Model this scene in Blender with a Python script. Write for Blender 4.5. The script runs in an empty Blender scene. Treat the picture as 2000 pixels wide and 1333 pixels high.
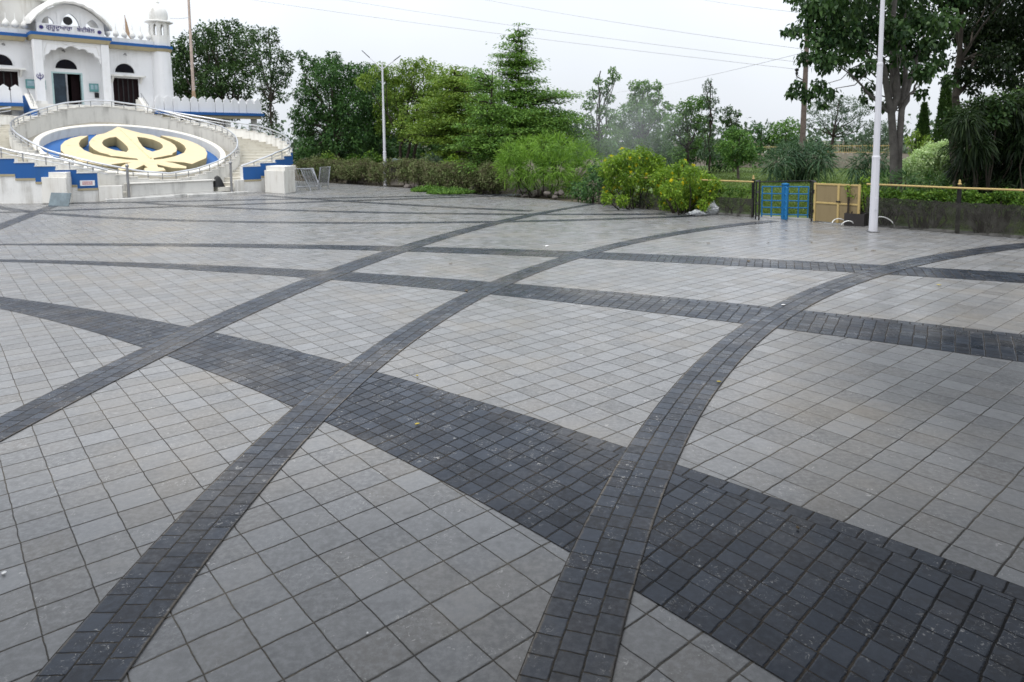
import bpy, math, random
import numpy as np
from mathutils import Vector, Matrix
rnd = random.Random(7); RNG = np.random.default_rng(11)
SC = bpy.context.scene; COL = SC.collection
R_ = math.radians

# ------------------------------------------------------------------ camera solved from the paving grid
FOC, PX, PY, PITCH, ROLL, EYE = 1354.6, 1000., 413.0, .0985, .0094, 2.275
cp, sp = math.cos(PITCH), math.sin(PITCH); cr, sr = math.cos(ROLL), math.sin(ROLL)
_r = np.array([1, 0, 0.]); _f = np.array([0, cp, -sp]); _d = np.array([0, -sp, -cp])
CR = np.array([cr*_r+sr*_d, -sr*_r+cr*_d, _f]); CE = np.array([0, 0, EYE])
def ray(x, y): return np.array([(x-PX)/FOC, (y-PY)/FOC, 1.0]) @ CR
def G(x, y, z=0.):
    d = ray(x, y); return CE + d*((z-EYE)/d[2])
def at(x, y, Y):
    d = ray(x, y); return CE + d*(Y/d[1])
OC = np.array([-18.8, 34.6, 0]); _c = math.sqrt(.5)
TV = np.array([_c, _c, 0]); AV = np.array([-_c, _c, 0])      # along the temple front / away from the plaza
def L(s, d, z=0.): return OC + TV*s + AV*d + np.array([0, 0, z])
def F(x, y, d):
    r = ray(x, y); k = ((OC+AV*d-CE) @ AV)/(r @ AV); p = CE+r*k-OC; return p @ TV, p[2]

# ------------------------------------------------------------------ scene graph helpers
def link(o, parent=None):
    COL.objects.link(o)
    if parent is not None:
        o.parent = parent
    return o
def tag(o, label=None, cat=None, group=None, kind=None):
    if label: o['label'] = label
    if cat: o['category'] = cat
    if group: o['group'] = group
    if kind: o['kind'] = kind
    return o
def thing(name, loc, label, cat, group=None, rz=0.):
    o = bpy.data.objects.new(name, None); o.empty_display_size = .2
    o.location = Vector([float(c) for c in loc]); o.rotation_euler = (0, 0, rz)
    COL.objects.link(o); return tag(o, label, cat, group)
def copy_tree(o, parent=None):
    c = o.copy(); COL.objects.link(c); c.parent = parent
    for ch in list(o.children): copy_tree(ch, c)
    return c

class MB:
    def __init__(self): self.v = []; self.f = []
    def add(self, vs, fs):
        n = len(self.v); self.v += [tuple(float(q) for q in p) for p in vs]
        self.f += [tuple(i+n for i in f) for f in fs]; return self
    def hexa(self, b, t):      # bottom loop, top loop of equal length
        n = len(b); fs = [tuple(range(n-1, -1, -1)), tuple(range(n, 2*n))]
        fs += [(i, (i+1) % n, n+(i+1) % n, n+i) for i in range(n)]
        return self.add(list(b)+list(t), fs)
    def box(self, x0, x1, y0, y1, z0, z1, fn=None):
        b = [(x0, y0, z0), (x1, y0, z0), (x1, y1, z0), (x0, y1, z0)]; t = [(x0, y0, z1), (x1, y0, z1), (x1, y1, z1), (x0, y1, z1)]
        if fn: b = [fn(*p) for p in b]; t = [fn(*p) for p in t]
        return self.hexa(b, t)
    def prism(self, poly, z0, z1, fn):   # poly (u,w) in a plane, extruded z0..z1 ; fn(u,w,e)
        return self.hexa([fn(u, w, z0) for u, w in poly], [fn(u, w, z1) for u, w in poly])
    def tube(self, pts, r, n=8, closed=False, cap=True):
        pts = [Vector([float(c) for c in p]) for p in pts]; m = len(pts)
        rs = r if hasattr(r, '__len__') else [r]*m
        vs = []; prev = None
        for i, p in enumerate(pts):
            if closed: t = pts[(i+1) % m]-pts[i-1]
            else: t = pts[min(i+1, m-1)]-pts[max(i-1, 0)]
            t = t.normalized() if t.length > 1e-9 else Vector((0, 0, 1))
            if prev is None:
                prev = t.cross(Vector((0, 0, 1)) if abs(t.z) < .9 else Vector((1, 0, 0))).normalized()
            u = (prev - t*prev.dot(t)); u = u.normalized() if u.length > 1e-6 else t.orthogonal().normalized()
            prev = u; w = t.cross(u)
            for k in range(n):
                a = 2*math.pi*k/n; vs.append(p+(u*math.cos(a)+w*math.sin(a))*rs[i])
        fs = []
        for i in range(m if closed else m-1):
            j = (i+1) % m
            for k in range(n):
                k2 = (k+1) % n; fs.append((i*n+k, i*n+k2, j*n+k2, j*n+k))
        if cap and not closed: fs += [tuple(range(n-1, -1, -1)), tuple((m-1)*n+k for k in range(n))]
        return self.add(vs, fs)
    def lathe(self, prof, c, n=24, a0=0.):
        vs = []; m = len(prof)
        for r, z in prof:
            for k in range(n):
                a = a0+2*math.pi*k/n; vs.append((c[0]+r*math.cos(a), c[1]+r*math.sin(a), c[2]+z))
        fs = [(i*n+k, i*n+(k+1) % n, (i+1)*n+(k+1) % n, (i+1)*n+k) for i in range(m-1) for k in range(n)]
        fs += [tuple(range(n-1, -1, -1)), tuple((m-1)*n+k for k in range(n))]
        return self.add(vs, fs)
    def build(self, name, mat, parent=None, smooth=None, bevel=0.):
        me = bpy.data.meshes.new(name); 
        if parent is not None and parent.type == 'EMPTY':
            l = parent.location; rz = parent.rotation_euler[2]; c, s = math.cos(-rz), math.sin(-rz)
            vs = []
            for x, y, z in self.v:
                x -= l[0]; y -= l[1]; vs.append((c*x-s*y, s*x+c*y, z-l[2]))
        elif parent is not None and 'org' in parent:
            g = parent['org']; vs = [(x-g[0], y-g[1], z-g[2]) for x, y, z in self.v]
        else: vs = self.v
        me.from_pydata(vs, [], self.f); me.validate()
        if mat is not None: me.materials.append(mat)
        o = bpy.data.objects.new(name, me); link(o, parent)
        if parent is not None:
            o['org'] = list(parent.location) if parent.type == 'EMPTY' else list(parent['org']) if 'org' in parent else [0, 0, 0]
        if bevel > 0:
            m = o.modifiers.new('edge', 'BEVEL'); m.width = bevel; m.segments = 1; m.limit_method = 'ANGLE'; m.angle_limit = R_(40)
        import bmesh
        bm = bmesh.new(); bm.from_mesh(me); bmesh.ops.recalc_face_normals(bm, faces=bm.faces[:]); bm.to_mesh(me); bm.free()
        if smooth:
            me.shade_smooth(); me.set_sharp_from_angle(angle=R_(smooth))
        return o

# ------------------------------------------------------------------ materials
class NT:
    def __init__(self, name):
        self.m = bpy.data.materials.new(name); self.m.use_nodes = True
        self.t = self.m.node_tree; self.t.nodes.clear()
        self.out = self.n('ShaderNodeOutputMaterial')
    def n(self, typ, **kw):
        o = self.t.nodes.new(typ)
        for k, v in kw.items(): setattr(o, k, v)
        return o
    def l(self, a, b): self.t.links.new(a, b)
    def val(self, sock, v):
        if hasattr(v, 'is_output') or isinstance(v, bpy.types.NodeSocket): self.l(v, sock)
        else: sock.default_value = v
    def math(self, op, a, b=None, c=None, clamp=False):
        o = self.n('ShaderNodeMath', operation=op, use_clamp=clamp); self.val(o.inputs[0], a)
        if b is not None: self.val(o.inputs[1], b)
        if c is not None: self.val(o.inputs[2], c)
        return o.outputs[0]
    def mix(self, f, a, b, blend='MIX'):
        o = self.n('ShaderNodeMix', data_type='RGBA', blend_type=blend); o.clamp_factor = True
        self.val(o.inputs[0], f)
        for s, v in ((o.inputs[6], a), (o.inputs[7], b)):
            if isinstance(v, (tuple, list)): s.default_value = (*v[:3], 1)
            else: self.val(s, v)
        return o.outputs[2]
    def noise(self, scale, detail=4., rough=.55, vec=None, dim='3D', dist=0.):
        o = self.n('ShaderNodeTexNoise', noise_dimensions=dim); o.inputs['Scale'].default_value = scale
        o.inputs['Detail'].default_value = detail; o.inputs['Roughness'].default_value = rough; o.inputs['Distortion'].default_value = dist
        if vec is not None: self.l(vec, o.inputs['Vector'])
        return o.outputs['Fac']
    def ramp(self, fac, a, b, c0=0., c1=1.):
        o = self.n('ShaderNodeMapRange', interpolation_type='SMOOTHSTEP'); self.val(o.inputs[0], fac)
        o.inputs[1].default_value = a; o.inputs[2].default_value = b; o.inputs[3].default_value = c0; o.inputs[4].default_value = c1
        return o.outputs[0]
    def pos(self): return self.n('ShaderNodeNewGeometry').outputs['Position']
    def objc(self): return self.n('ShaderNodeTexCoord').outputs['Object']
    def bsdf(self, col, rough=.6, spec=.4, metal=0., bump=None, bstr=.3, bdist=.01):
        p = self.n('ShaderNodeBsdfPrincipled')
        if isinstance(col, (tuple, list)): p.inputs['Base Color'].default_value = (*col[:3], 1)
        else: self.l(col, p.inputs['Base Color'])
        self.val(p.inputs['Roughness'], rough); p.inputs['Specular IOR Level'].default_value = spec; p.inputs['Metallic'].default_value = metal
        if bump is not None:
            b = self.n('ShaderNodeBump'); b.inputs['Strength'].default_value = bstr; b.inputs['Distance'].default_value = bdist
            self.l(bump, b.inputs['Height']); self.l(b.outputs[0], p.inputs['Normal'])
        self.l(p.outputs[0], self.out.inputs[0]); return p

def simple(name, col, rough=.6, var=.12, scale=3., spec=.4, metal=0., bump=.15):
    t = NT(name); p = t.objc()
    n = t.noise(scale, 5, .6, p); n2 = t.noise(scale*9, 3, .6, p)
    f = t.math('ADD', t.math('MULTIPLY', n, .7), t.math('MULTIPLY', n2, .3))
    c = t.mix(t.ramp(f, .3, .7), tuple(q*(1-var) for q in col), tuple(min(1, q*(1+var)) for q in col))
    t.bsdf(c, rough, spec, metal, n2, bump, .01); return t.m

def weathered(name, col, dirt, amount=.5, scale=1.2, rough=.7, streak=True):
    """painted or marble wall with rain streaks and blotches"""
    t = NT(name); p = t.objc()
    mp = t.n('ShaderNodeMapping'); t.l(p, mp.inputs[0]); mp.inputs['Scale'].default_value = (1, 1, .12 if streak else 1)
    n = t.noise(scale*3.2, 6, .65, mp.outputs[0]); n2 = t.noise(scale, 5, .6, p); n3 = t.noise(scale*14, 3, .6, p)
    f = t.math('MULTIPLY', t.ramp(n, .42, .75), t.ramp(n2, .32, .68))
    f = t.math('MULTIPLY', f, amount)
    c = t.mix(f, col, dirt)
    c = t.mix(t.math('MULTIPLY', t.ramp(n3, .55, .8), .18*amount), c, dirt)
    t.bsdf(c, rough, .35, 0, n3, .12, .01); return t.m

def paver(name, jw_u, jw_v, ca, cb, warm, joint_a, joint_b, stagger, rough, bmp, stain, scuff, spec=.5, sandy=False):
    t = NT(name)
    uv = t.n('ShaderNodeUVMap'); uv.uv_map = 'UVMap'
    wob = t.n('ShaderNodeTexNoise', noise_dimensions='2D'); t.l(uv.outputs[0], wob.inputs['Vector']); wob.inputs['Scale'].default_value = 1.7; wob.inputs['Detail'].default_value = 3
    sub = t.n('ShaderNodeVectorMath', operation='SUBTRACT'); t.l(wob.outputs['Color'], sub.inputs[0]); sub.inputs[1].default_value = (.5, .5, .5)
    ma = t.n('ShaderNodeVectorMath', operation='MULTIPLY_ADD'); t.l(sub.outputs[0], ma.inputs[0]); ma.inputs[1].default_value = (.05, .05, 0); t.l(uv.outputs[0], ma.inputs[2])
    sx = t.n('ShaderNodeSeparateXYZ'); t.l(ma.outputs[0], sx.inputs[0]); u, v = sx.outputs[0], sx.outputs[1]
    fv = t.math('FLOOR', v)
    if stagger:
        w1 = t.n('ShaderNodeTexWhiteNoise', noise_dimensions='1D'); t.l(fv, w1.inputs['W'])
        u = t.math('ADD', u, t.math('MULTIPLY', w1.outputs['Value'], stagger))
    fu = t.math('FLOOR', u)
    cell = t.n('ShaderNodeCombineXYZ'); t.l(fu, cell.inputs[0]); t.l(fv, cell.inputs[1])
    wn = t.n('ShaderNodeTexWhiteNoise', noise_dimensions='2D'); t.l(cell.outputs[0], wn.inputs['Vector'])
    sc = t.n('ShaderNodeSeparateColor'); t.l(wn.outputs['Color'], sc.inputs[0]); r1, r2, r3 = sc.outputs
    du = t.math('PINGPONG', u, .5); dv = t.math('PINGPONG', v, .5)
    pos = t.pos()
    nz = t.noise(38, 3, .6, pos); jn = t.math('MULTIPLY_ADD', nz, 1.1, .45)
    mu = t.math('DIVIDE', du, t.math('MULTIPLY', jn, jw_u)); mv = t.math('DIVIDE', dv, t.math('MULTIPLY', jn, jw_v))
    md = t.math('MINIMUM', mu, mv)
    face = t.ramp(md, .7, 1.35)
    # stone colour
    fine = t.noise(420, 2, .7, pos); mid = t.noise(26, 5, .65, pos); big = t.noise(.55, 4, .6, pos); sp = t.noise(130, 2, .5, pos)
    c = t.mix(r1, ca, cb)
    c = t.mix(t.math('MULTIPLY', t.math('POWER', r2, 3.), .6), c, warm)
    c = t.mix(t.ramp(mid, .38, .68, 0, .5), c, tuple(q*1.3 for q in cb))
    c = t.mix(t.ramp(fine, .52, .72, 0, .4), c, tuple(q*.5 for q in ca))
    c = t.mix(t.ramp(fine, .3, .44, .3, 0), c, tuple(min(1, q*1.7) for q in cb))
    c = t.mix(t.ramp(sp, .73, .78, 0, .8), c, (.015, .014, .013))
    c = t.mix(t.ramp(t.noise(7., 5, .62, pos), .5, .7, 0, .32), c, tuple(q*.62 for q in ca))
    # dust: sandy film in broad patches, strongest in joints
    stn = t.ramp(t.math('ADD', t.math('MULTIPLY', big, .8), t.math('MULTIPLY', mid, .2)), .46, .70, 0, stain)
    c = t.mix(stn, c, (.27, .24, .20))
    if sandy:      # sand and mortar squeezed along the cut edge of the neighbouring slabs
        ed = t.math('SUBTRACT', 1.5, t.math('ABSOLUTE', t.math('SUBTRACT', v, 1.5)))
        c = t.mix(t.math('MULTIPLY', t.ramp(t.math('SUBTRACT', ed, t.math('MULTIPLY', t.noise(9, 4, .7, pos), .22)), -.06, .05, 1, 0), t.ramp(t.noise(1.3, 3, .6, pos), .38, .6, .15, .9)), c, (.15, .125, .095))
    # pale scuffs and cement splashes
    s1 = t.noise(3.2, 2, .5, pos); s2 = t.noise(34, 6, .75, pos, dist=1.2)
    s3 = t.noise(9., 3, .6, pos); s4 = t.noise(75, 4, .7, pos)
    sf = t.math('MAXIMUM', t.math('MULTIPLY', t.ramp(s1, .47, .62), t.ramp(s2, .56, .68)), t.math('MULTIPLY', t.ramp(s3, .675, .74), t.ramp(s4, .42, .6)))
    c = t.mix(t.math('MULTIPLY', sf, scuff), c, (.46, .45, .43))
    jc = t.mix(t.ramp(t.math('ADD', t.math('MULTIPLY', t.noise(1.1, 4, .6, pos), .6), t.math('MULTIPLY', nz, .4)), .4, .66), joint_a, joint_b)
    jc = t.mix(t.ramp(t.noise(260, 2, .6, pos), .45, .6, 0, .5), jc, tuple(q*.35 for q in joint_a))
    c = t.mix(face, jc, c)
    # relief: rounded arris, each stone a little tilted and proud
    gu = t.math('SUBTRACT', t.math('FRACT', u), .5); gv = t.math('SUBTRACT', t.math('FRACT', v), .5)
    tilt = t.math('ADD', t.math('MULTIPLY', gu, t.math('SUBTRACT', r2, .5)), t.math('MULTIPLY', gv, t.math('SUBTRACT', r3, .5)))
    h = t.math('ADD', t.ramp(md, .5, 2.2), t.math('MULTIPLY', tilt, bmp))
    h = t.math('ADD', h, t.math('MULTIPLY', r1, .08));  h = t.math('ADD', h, t.math('MULTIPLY', mid, .08))
    rg = t.math('ADD', rough, t.math('MULTIPLY', t.math('SUBTRACT', r3, .5), .16)); rg = t.math('ADD', rg, t.math('MULTIPLY', t.math('SUBTRACT', 1., face), .3))
    t.bsdf(c, rg, spec, 0, h, .5, .005); return t.m

def leaf_mat(name, c0, c1, c2, trans=.25, rough=.5, scale=.9):
    t = NT(name); g = t.n('ShaderNodeNewGeometry'); rp = g.outputs['Random Per Island']; p = t.objc()
    n = t.noise(scale, 3, .6, p)
    c = t.mix(t.ramp(n, .33, .67), c0, c1)
    c = t.mix(t.ramp(rp, .5, 1., 0, .8), c, c2)
    c = t.mix(t.ramp(rp, 0, .22, .45, 0), c, tuple(q*.45 for q in c0))
    b = t.n('ShaderNodeBsdfPrincipled'); t.l(c, b.inputs['Base Color']); b.inputs['Roughness'].default_value = rough; b.inputs['Specular IOR Level'].default_value = .2
    tr = t.n('ShaderNodeBsdfTranslucent'); tc = t.mix(.5, c, (c1[0]*1.3, c1[1]*1.25, c1[2]*.6)); t.l(tc, tr.inputs[0])
    mx = t.n('ShaderNodeMixShader'); mx.inputs[0].default_value = trans; t.l(b.outputs[0], mx.inputs[1]); t.l(tr.outputs[0], mx.inputs[2])
    t.l(mx.outputs[0], t.out.inputs[0]); return t.m
# ------------------------------------------------------------------ camera, sky, sun
cam = bpy.data.cameras.new('camera'); co = bpy.data.objects.new('camera', cam); COL.objects.link(co); SC.camera = co
cam.sensor_fit = 'HORIZONTAL'; cam.sensor_width = 36.; cam.lens = FOC/2000*36; cam.clip_end = 3000; cam.clip_start = .05
cam.shift_y = (PY-666.5)/2000; cam.shift_x = 0.
m = np.eye(4); m[:3, 0] = CR[0]; m[:3, 1] = -CR[1]; m[:3, 2] = -CR[2]; m[:3, 3] = CE
co.matrix_world = Matrix(m.tolist())
cam.dof.use_dof = True; cam.dof.focus_distance = 5.2; cam.dof.aperture_fstop = 3.6

SUN_EL, SUN_AZ = R_(66), R_(222)      # azimuth from +Y clockwise: behind the camera and to its left
W = bpy.data.worlds.new('World'); SC.world = W; W.use_nodes = True; nt = W.node_tree; nt.nodes.clear()
wo = nt.nodes.new('ShaderNodeOutputWorld'); bg = nt.nodes.new('ShaderNodeBackground'); nt.links.new(bg.outputs[0], wo.inputs[0])
sky = nt.nodes.new('ShaderNodeTexSky'); sky.sky_type = 'NISHITA'; sky.sun_disc = False
sky.sun_elevation = SUN_EL; sky.sun_rotation = SUN_AZ; sky.dust_density = 6; sky.air_density = 1.2
tc = nt.nodes.new('ShaderNodeTexCoord'); sx = nt.nodes.new('ShaderNodeSeparateXYZ'); nt.links.new(tc.outputs['Generated'], sx.inputs[0])
mr = nt.nodes.new('ShaderNodeMapRange'); nt.links.new(sx.outputs[2], mr.inputs[0])
mr.inputs[1].default_value = 0; mr.inputs[2].default_value = 1; mr.inputs[3].default_value = 8.1; mr.inputs[4].default_value = 17.6
nz = nt.nodes.new('ShaderNodeTexNoise'); nz.inputs['Scale'].default_value = 2.2; nz.inputs['Detail'].default_value = 3; nt.links.new(tc.outputs['Generated'], nz.inputs['Vector'])
nr = nt.nodes.new('ShaderNodeMapRange'); nt.links.new(nz.outputs[0], nr.inputs[0]); nr.inputs[1].default_value = .3; nr.inputs[2].default_value = .7; nr.inputs[3].default_value = .92; nr.inputs[4].default_value = 1.06
mm = nt.nodes.new('ShaderNodeMath'); mm.operation = 'MULTIPLY'; nt.links.new(mr.outputs[0], mm.inputs[0]); nt.links.new(nr.outputs[0], mm.inputs[1])
cl = nt.nodes.new('ShaderNodeVectorMath'); cl.operation = 'SCALE'; cl.inputs[0].default_value = (.935, .982, 1.05); nt.links.new(mm.outputs[0], cl.inputs['Scale'])
mx = nt.nodes.new('ShaderNodeMix'); mx.data_type = 'RGBA'; mx.inputs[0].default_value = .88        # cloud cover over the clear sky
nt.links.new(sky.outputs[0], mx.inputs[6]); nt.links.new(cl.outputs[0], mx.inputs[7])
nt.links.new(mx.outputs[2], bg.inputs[0]); bg.inputs[1].default_value = .1
sl = bpy.data.lights.new('sun', 'SUN'); sl.energy = 1.1; sl.angle = R_(14); sl.color = (1, .965, .91)
so = bpy.data.objects.new('sun', sl); COL.objects.link(so)
sd = Vector((math.sin(SUN_AZ)*math.cos(SUN_EL), math.cos(SUN_AZ)*math.cos(SUN_EL), math.sin(SUN_EL)))
so.rotation_euler = sd.to_track_quat('Z', 'Y').to_euler(); so.location = sd*60
SC.view_settings.view_transform = 'Standard'; SC.view_settings.look = 'None'; SC.view_settings.exposure = .28; SC.view_settings.gamma = 1.
SC.render.engine = 'CYCLES'; SC.cycles.max_bounces = 6; SC.cycles.diffuse_bounces = 3; SC.cycles.glossy_bounces = 2
SC.cycles.transparent_max_bounces = 12; SC.cycles.transmission_bounces = 4; SC.cycles.volume_bounces = 1
SC.cycles.use_denoising = True; SC.cycles.caustics_reflective = False; SC.cycles.caustics_refractive = False

# ------------------------------------------------------------------ ground
M = {}
M['earth'] = simple('earth', (.085, .07, .045), .95, .35, 1.5)
GA, GU0, GV0, TILE = .6997, 7.0417, -15.0001, .25
M['paver_grey'] = paver('grey_paver', .013, .021, (.156, .157, .159), (.233, .236, .241), (.180, .166, .148), (.030, .027, .024), (.15, .13, .10), 0, .30, .25, .5, 1., .2)
M['paver_edge'] = paver('charcoal_edging_paver', .024, .036, (.012, .015, .022), (.046, .057, .078), (.026, .023, .026), (.005, .005, .005), (.09, .072, .05), 1., .30, .3, .3, .9, .16, True)
M['paver_band'] = paver('charcoal_band_paver', .040, .022, (.011, .014, .021), (.038, .048, .067), (.020, .019, .023), (.004, .004, .005), (.07, .055, .04), .05, .30, .35, .26, .9, .13)
# boundary of the plaza against the planting, traced on the ground
EDGE = [G(*p) for p in ((560, 352), (600, 355), (700, 361.5), (800, 368), (880, 376), (975, 383), (1080, 391), (1190, 402), (1330, 416), (1476, 425.5), (1587, 433), (1680, 440), (1750, 447), (1850, 455), (2000, 466.5))]
e0 = EDGE[-1]; dv = (EDGE[-1]-EDGE[-3]); EDGE.append(e0+dv*3)
poly = [(-34, 46), (-34, -14), (EDGE[-1][0]+1, -14)] + [(p[0], p[1]) for p in EDGE[::-1]] + [(-15, 47)]
def uvmesh(name, verts, faces, uvs, mat):
    me = bpy.data.meshes.new(name); me.from_pydata([tuple(float(c) for c in v) for v in verts], [], faces); ul = me.uv_layers.new(name='UVMap')
    for lp in me.loops: ul.data[lp.index].uv = uvs[lp.vertex_index]
    me.materials.append(mat); o = bpy.data.objects.new(name, me); COL.objects.link(o); o['kind'] = 'structure'; return o
ca_, sa_ = math.cos(GA), math.sin(GA)
puv = [((x*ca_+y*sa_)/TILE-GU0, (x*sa_-y*ca_)/TILE-GV0) for x, y in poly]
uvmesh('plaza_paving', [(x, y, 0) for x, y in poly], [tuple(range(len(poly)))], puv, M['paver_grey'])
g = MB(); g.add([(-900, -300, -.06), (900, -300, -.06), (900, 1500, -.06), (-900, 1500, -.06)], [(0, 1, 2, 3)]); g.build('earth_ground', M['earth'])['kind'] = 'structure'

def arc(e, deg=2):
    p = np.array([G(x, y)[:2] for x, y in e])
    A = np.c_[2*p, np.ones(len(p))]; s = np.linalg.lstsq(A, (p**2).sum(1), rcond=None)[0]
    c = s[:2]; R = math.sqrt(s[2]+c @ c); th = np.unwrap(np.arctan2(p[:, 1]-c[1], p[:, 0]-c[0])); r = np.hypot(*(p-c).T)
    k = np.polyfit(th-th.mean(), r, deg); return c, th, th.mean(), k
def pts_on(a, th): c, t, m_, k = a; r = np.polyval(k, th-m_); return np.c_[c[0]+r*np.cos(th), c[1]+r*np.sin(th)]
def band(e1, e2, z, ext, kind, width=None):
    """a strip of setts between two traced arcs; ext = how far it runs on past its first and last traced point (m)"""
    A = arc(e1); N = 220; t0, t1 = A[1][0], A[1][-1]; R = abs(A[3][-1]); sg = np.sign(t1-t0)
    th = np.linspace(t0-sg*ext[0]/R, t1+sg*ext[1]/R, N); P1 = pts_on(A, th)
    T = np.gradient(P1, axis=0); T /= np.linalg.norm(T, axis=1)[:, None]; Nn = np.c_[-T[:, 1], T[:, 0]]
    if e2 is not None:
        B = arc(e2); tb = np.linspace(B[1][0]-3/abs(B[3][-1])*np.sign(B[1][-1]-B[1][0])-.35*(B[1][-1]-B[1][0]), B[1][-1]+.35*(B[1][-1]-B[1][0]), 3000); Q = pts_on(B, tb)
        # nearest crossing of the cross-section with the other edge
        P2 = np.empty_like(P1)
        for i in range(N):
            w = Q-P1[i]; al = np.abs(w @ T[i]); j = np.argmin(al+.002*np.abs(w @ Nn[i])); P2[i] = Q[j]
        k = np.ones(9)/9
        for q in (0, 1):
            d_ = P2[:, q]-P1[:, q]; dd = np.convolve(np.pad(d_, 4, mode='edge'), k, 'valid'); P2[:, q] = P1[:, q]+dd
    else:
        P1 = P1-Nn*width/2; P2 = P1+Nn*width
    wd = np.linalg.norm(P2-P1, axis=1); mid = (P1+P2)/2; u = np.r_[0, np.cumsum(np.linalg.norm(np.diff(mid, axis=0), axis=1))]
    S = .133; SU = .137; verts = []; uvs = []; faces = []
    if kind == 'edge': rows = [(0., 1., lambda w_: 0., lambda w_: 3.)]
    else: rows = [(0., None, lambda w_: 40., lambda w_: 40.+math.ceil(0)+ (1.))]
    for i in range(N):
        if kind == 'edge':
            verts += [(*P1[i], z), (*P2[i], z)]; uvs += [(u[i]/S, 0.), (u[i]/S, 3.)]
        else:       # P1 = upper edge with its own soldier row, P2 = lower edge the setts are laid from
            f = min(.9, S/wd[i]); Pm = P1[i]+(P2[i]-P1[i])*f
            verts += [(*P1[i], z), (*Pm, z), (*Pm, z), (*P2[i], z)]
            uvs += [(u[i]/SU+.4, 101.), (u[i]/SU+.4, 100.), (u[i]/SU, (wd[i]*(1-f))/S), (u[i]/SU, 0.)]
    n = 2 if kind == 'edge' else 4
    for i in range(N-1):
        for k0 in range(0, n, 2): faces.append((i*n+k0, i*n+k0+1, (i+1)*n+k0+1, (i+1)*n+k0))
    return uvmesh('paving_band', verts, faces, uvs, M['paver_edge'] if kind == 'edge' else M['paver_band'])
BP = {
'P1':([(0,821.7),(97,769),(182,730.6),(279.5,678),(364.5,639.5),(445.5,601),(506,578.7),(607.5,538),(649,528),(754,491.6),(798.5,477),(859,459),(948,437),(1025,421),(1155,398.5)],
      [(0,866),(61,836),(178,769),(259,726.5),(324,694),(421,647.6),(502,611),(567,581),(648,548),(685,532),(790,491.6),(827,479.5),(908,455),(985,437),(1058,421),(1163,399)]),
'P2':([(59,1333),(105,1275),(150,1220),(212,1152),(277,1080),(355,1000),(500,869),(575,800),(685,714),(746,670),(815,627),(859,599),(920,570.6),(964.5,550),(1045.5,516),(1122,491.6),(1207.5,475),(1300,457),(1502,431)],
      [(230,1333),(252,1299),(304,1221),(372,1130),(432,1050),(500,972),(638,824),(689,781),(746,726.5),(794,684),(851,639),(900,611),(960,579),(1005,554),(1066,526),(1114,506),(1171,491.6),(1300,464.5),(1510,435)]),
'P3':([(1032,1332.5),(1056,1251),(1113,1099),(1165,985),(1193.5,918),(1222,876),(1284,790),(1300,764),(1337.5,722.6),(1390,670),(1450,629),(1502.5,599),(1562.6,567),(1619,550),(1675,537),(1743,520),(1799,507),(1885,488),(2000,473)],
      [(1216,1333),(1230,1240),(1244,1156),(1266,1056),(1296,960),(1320,896),(1349,846),(1390,769),(1446,696),(1506,642),(1570,604),(1637.6,569),(1731,539),(1799,524),(1862.6,509),(2000,483)]),
'Q1':([(0,580.7),(142,599),(251,619),(368.5,639.5),(421,647.6),(547,678),(684.5,718),(750,730.6),(883.5,767),(1005,805.5),(1126.5,844),(1220,876),(1320,910),(1440,950),(1600,1004),(1772,1066),(1920,1120),(2000,1142)],
      [(0,605),(81,623),(190,647.6),(279.5,678),(324,694),(385,716),(457.7,747),(526.5,775),(577,799.5),(637.5,824),(735,876),(815,921),(910,970),(1000,1022),(1117,1084),(1244,1160),(1300,1190),(1376,1234),(1480,1290),(1548,1333)]),
'Q2':([(0,508),(202.5,510.7),(385,517),(526.5,524),(648,532),(689,532),(802.5,538),(956,551),(1005,556),(1167,568.6),(1300,581),(1412.5,592),(1502,599),(1574,608),(1675,619),(1825,636),(2000,652)],
      [(0,513),(162,517),(324,524),(445.5,532),(607.5,541.5),(656.7,548),(762,556),(920,570.6),(972.6,579),(1126.5,597),(1300,615),(1394,627),(1454,632.5),(1510,642),(1637.6,659),(1787.6,677.6),(2000,703)]),
'Q3':([(0,477.5),(243,475.4),(445.5,476),(700,480.7),(782,481.5),(964.5,486),(1122,491.6),(1300,498.5),(1487.6,507),(1675,516),(1746,519),(1802.6,524),(2000,533)],
      [(0,480.7),(243,479.5),(445.5,482),(600,486),(700,489),(790,493),(924,497),(1082,504),(1300,512.7),(1487.6,522),(1675,533),(1742.6,539),(1862.6,544),(2000,553)]),
'Q4':([(0,410.5),(81,414.5),(202,422),(364.5,430.3),(700,436),(802,436.3),(952,435.5),(1126.5,431.5),(1300,425.5),(1345,420)],),
'Q5':([(259,395),(405,405),(567,411),(700,414),(802,417),(1005,419.5),(1300,418.5)],),
'Q6':([(514,382.5),(600,388),(762,399),(924,408),(1040,412.5)],),
'P0':([(0,443),(61,419.5),(117.5,397)],),
'P00':([(0,415.5),(85,399)],),
}
band(*BP['P1'], .008, (6, .0), 'edge'); band(*BP['P2'], .008, (5, .0), 'edge'); band(*BP['P3'], .008, (5, 2.), 'edge')
band(*BP['Q1'], .004, (6, 6), 'band'); band(*BP['Q2'], .004, (8, 6), 'band'); band(*BP['Q3'], .004, (8, 4), 'band')
band(BP['Q4'][0], None, .004, (6, 0), 'edge', .42); band(BP['Q5'][0], None, .0055, (0, 0), 'edge', .42); band(BP['Q6'][0], None, .007, (0, 0), 'edge', .42)
band(BP['P0'][0], None, .008, (6, 0), 'edge', .42); band(BP['P00'][0], None, .0095, (4, 0), 'edge', .42)
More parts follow.
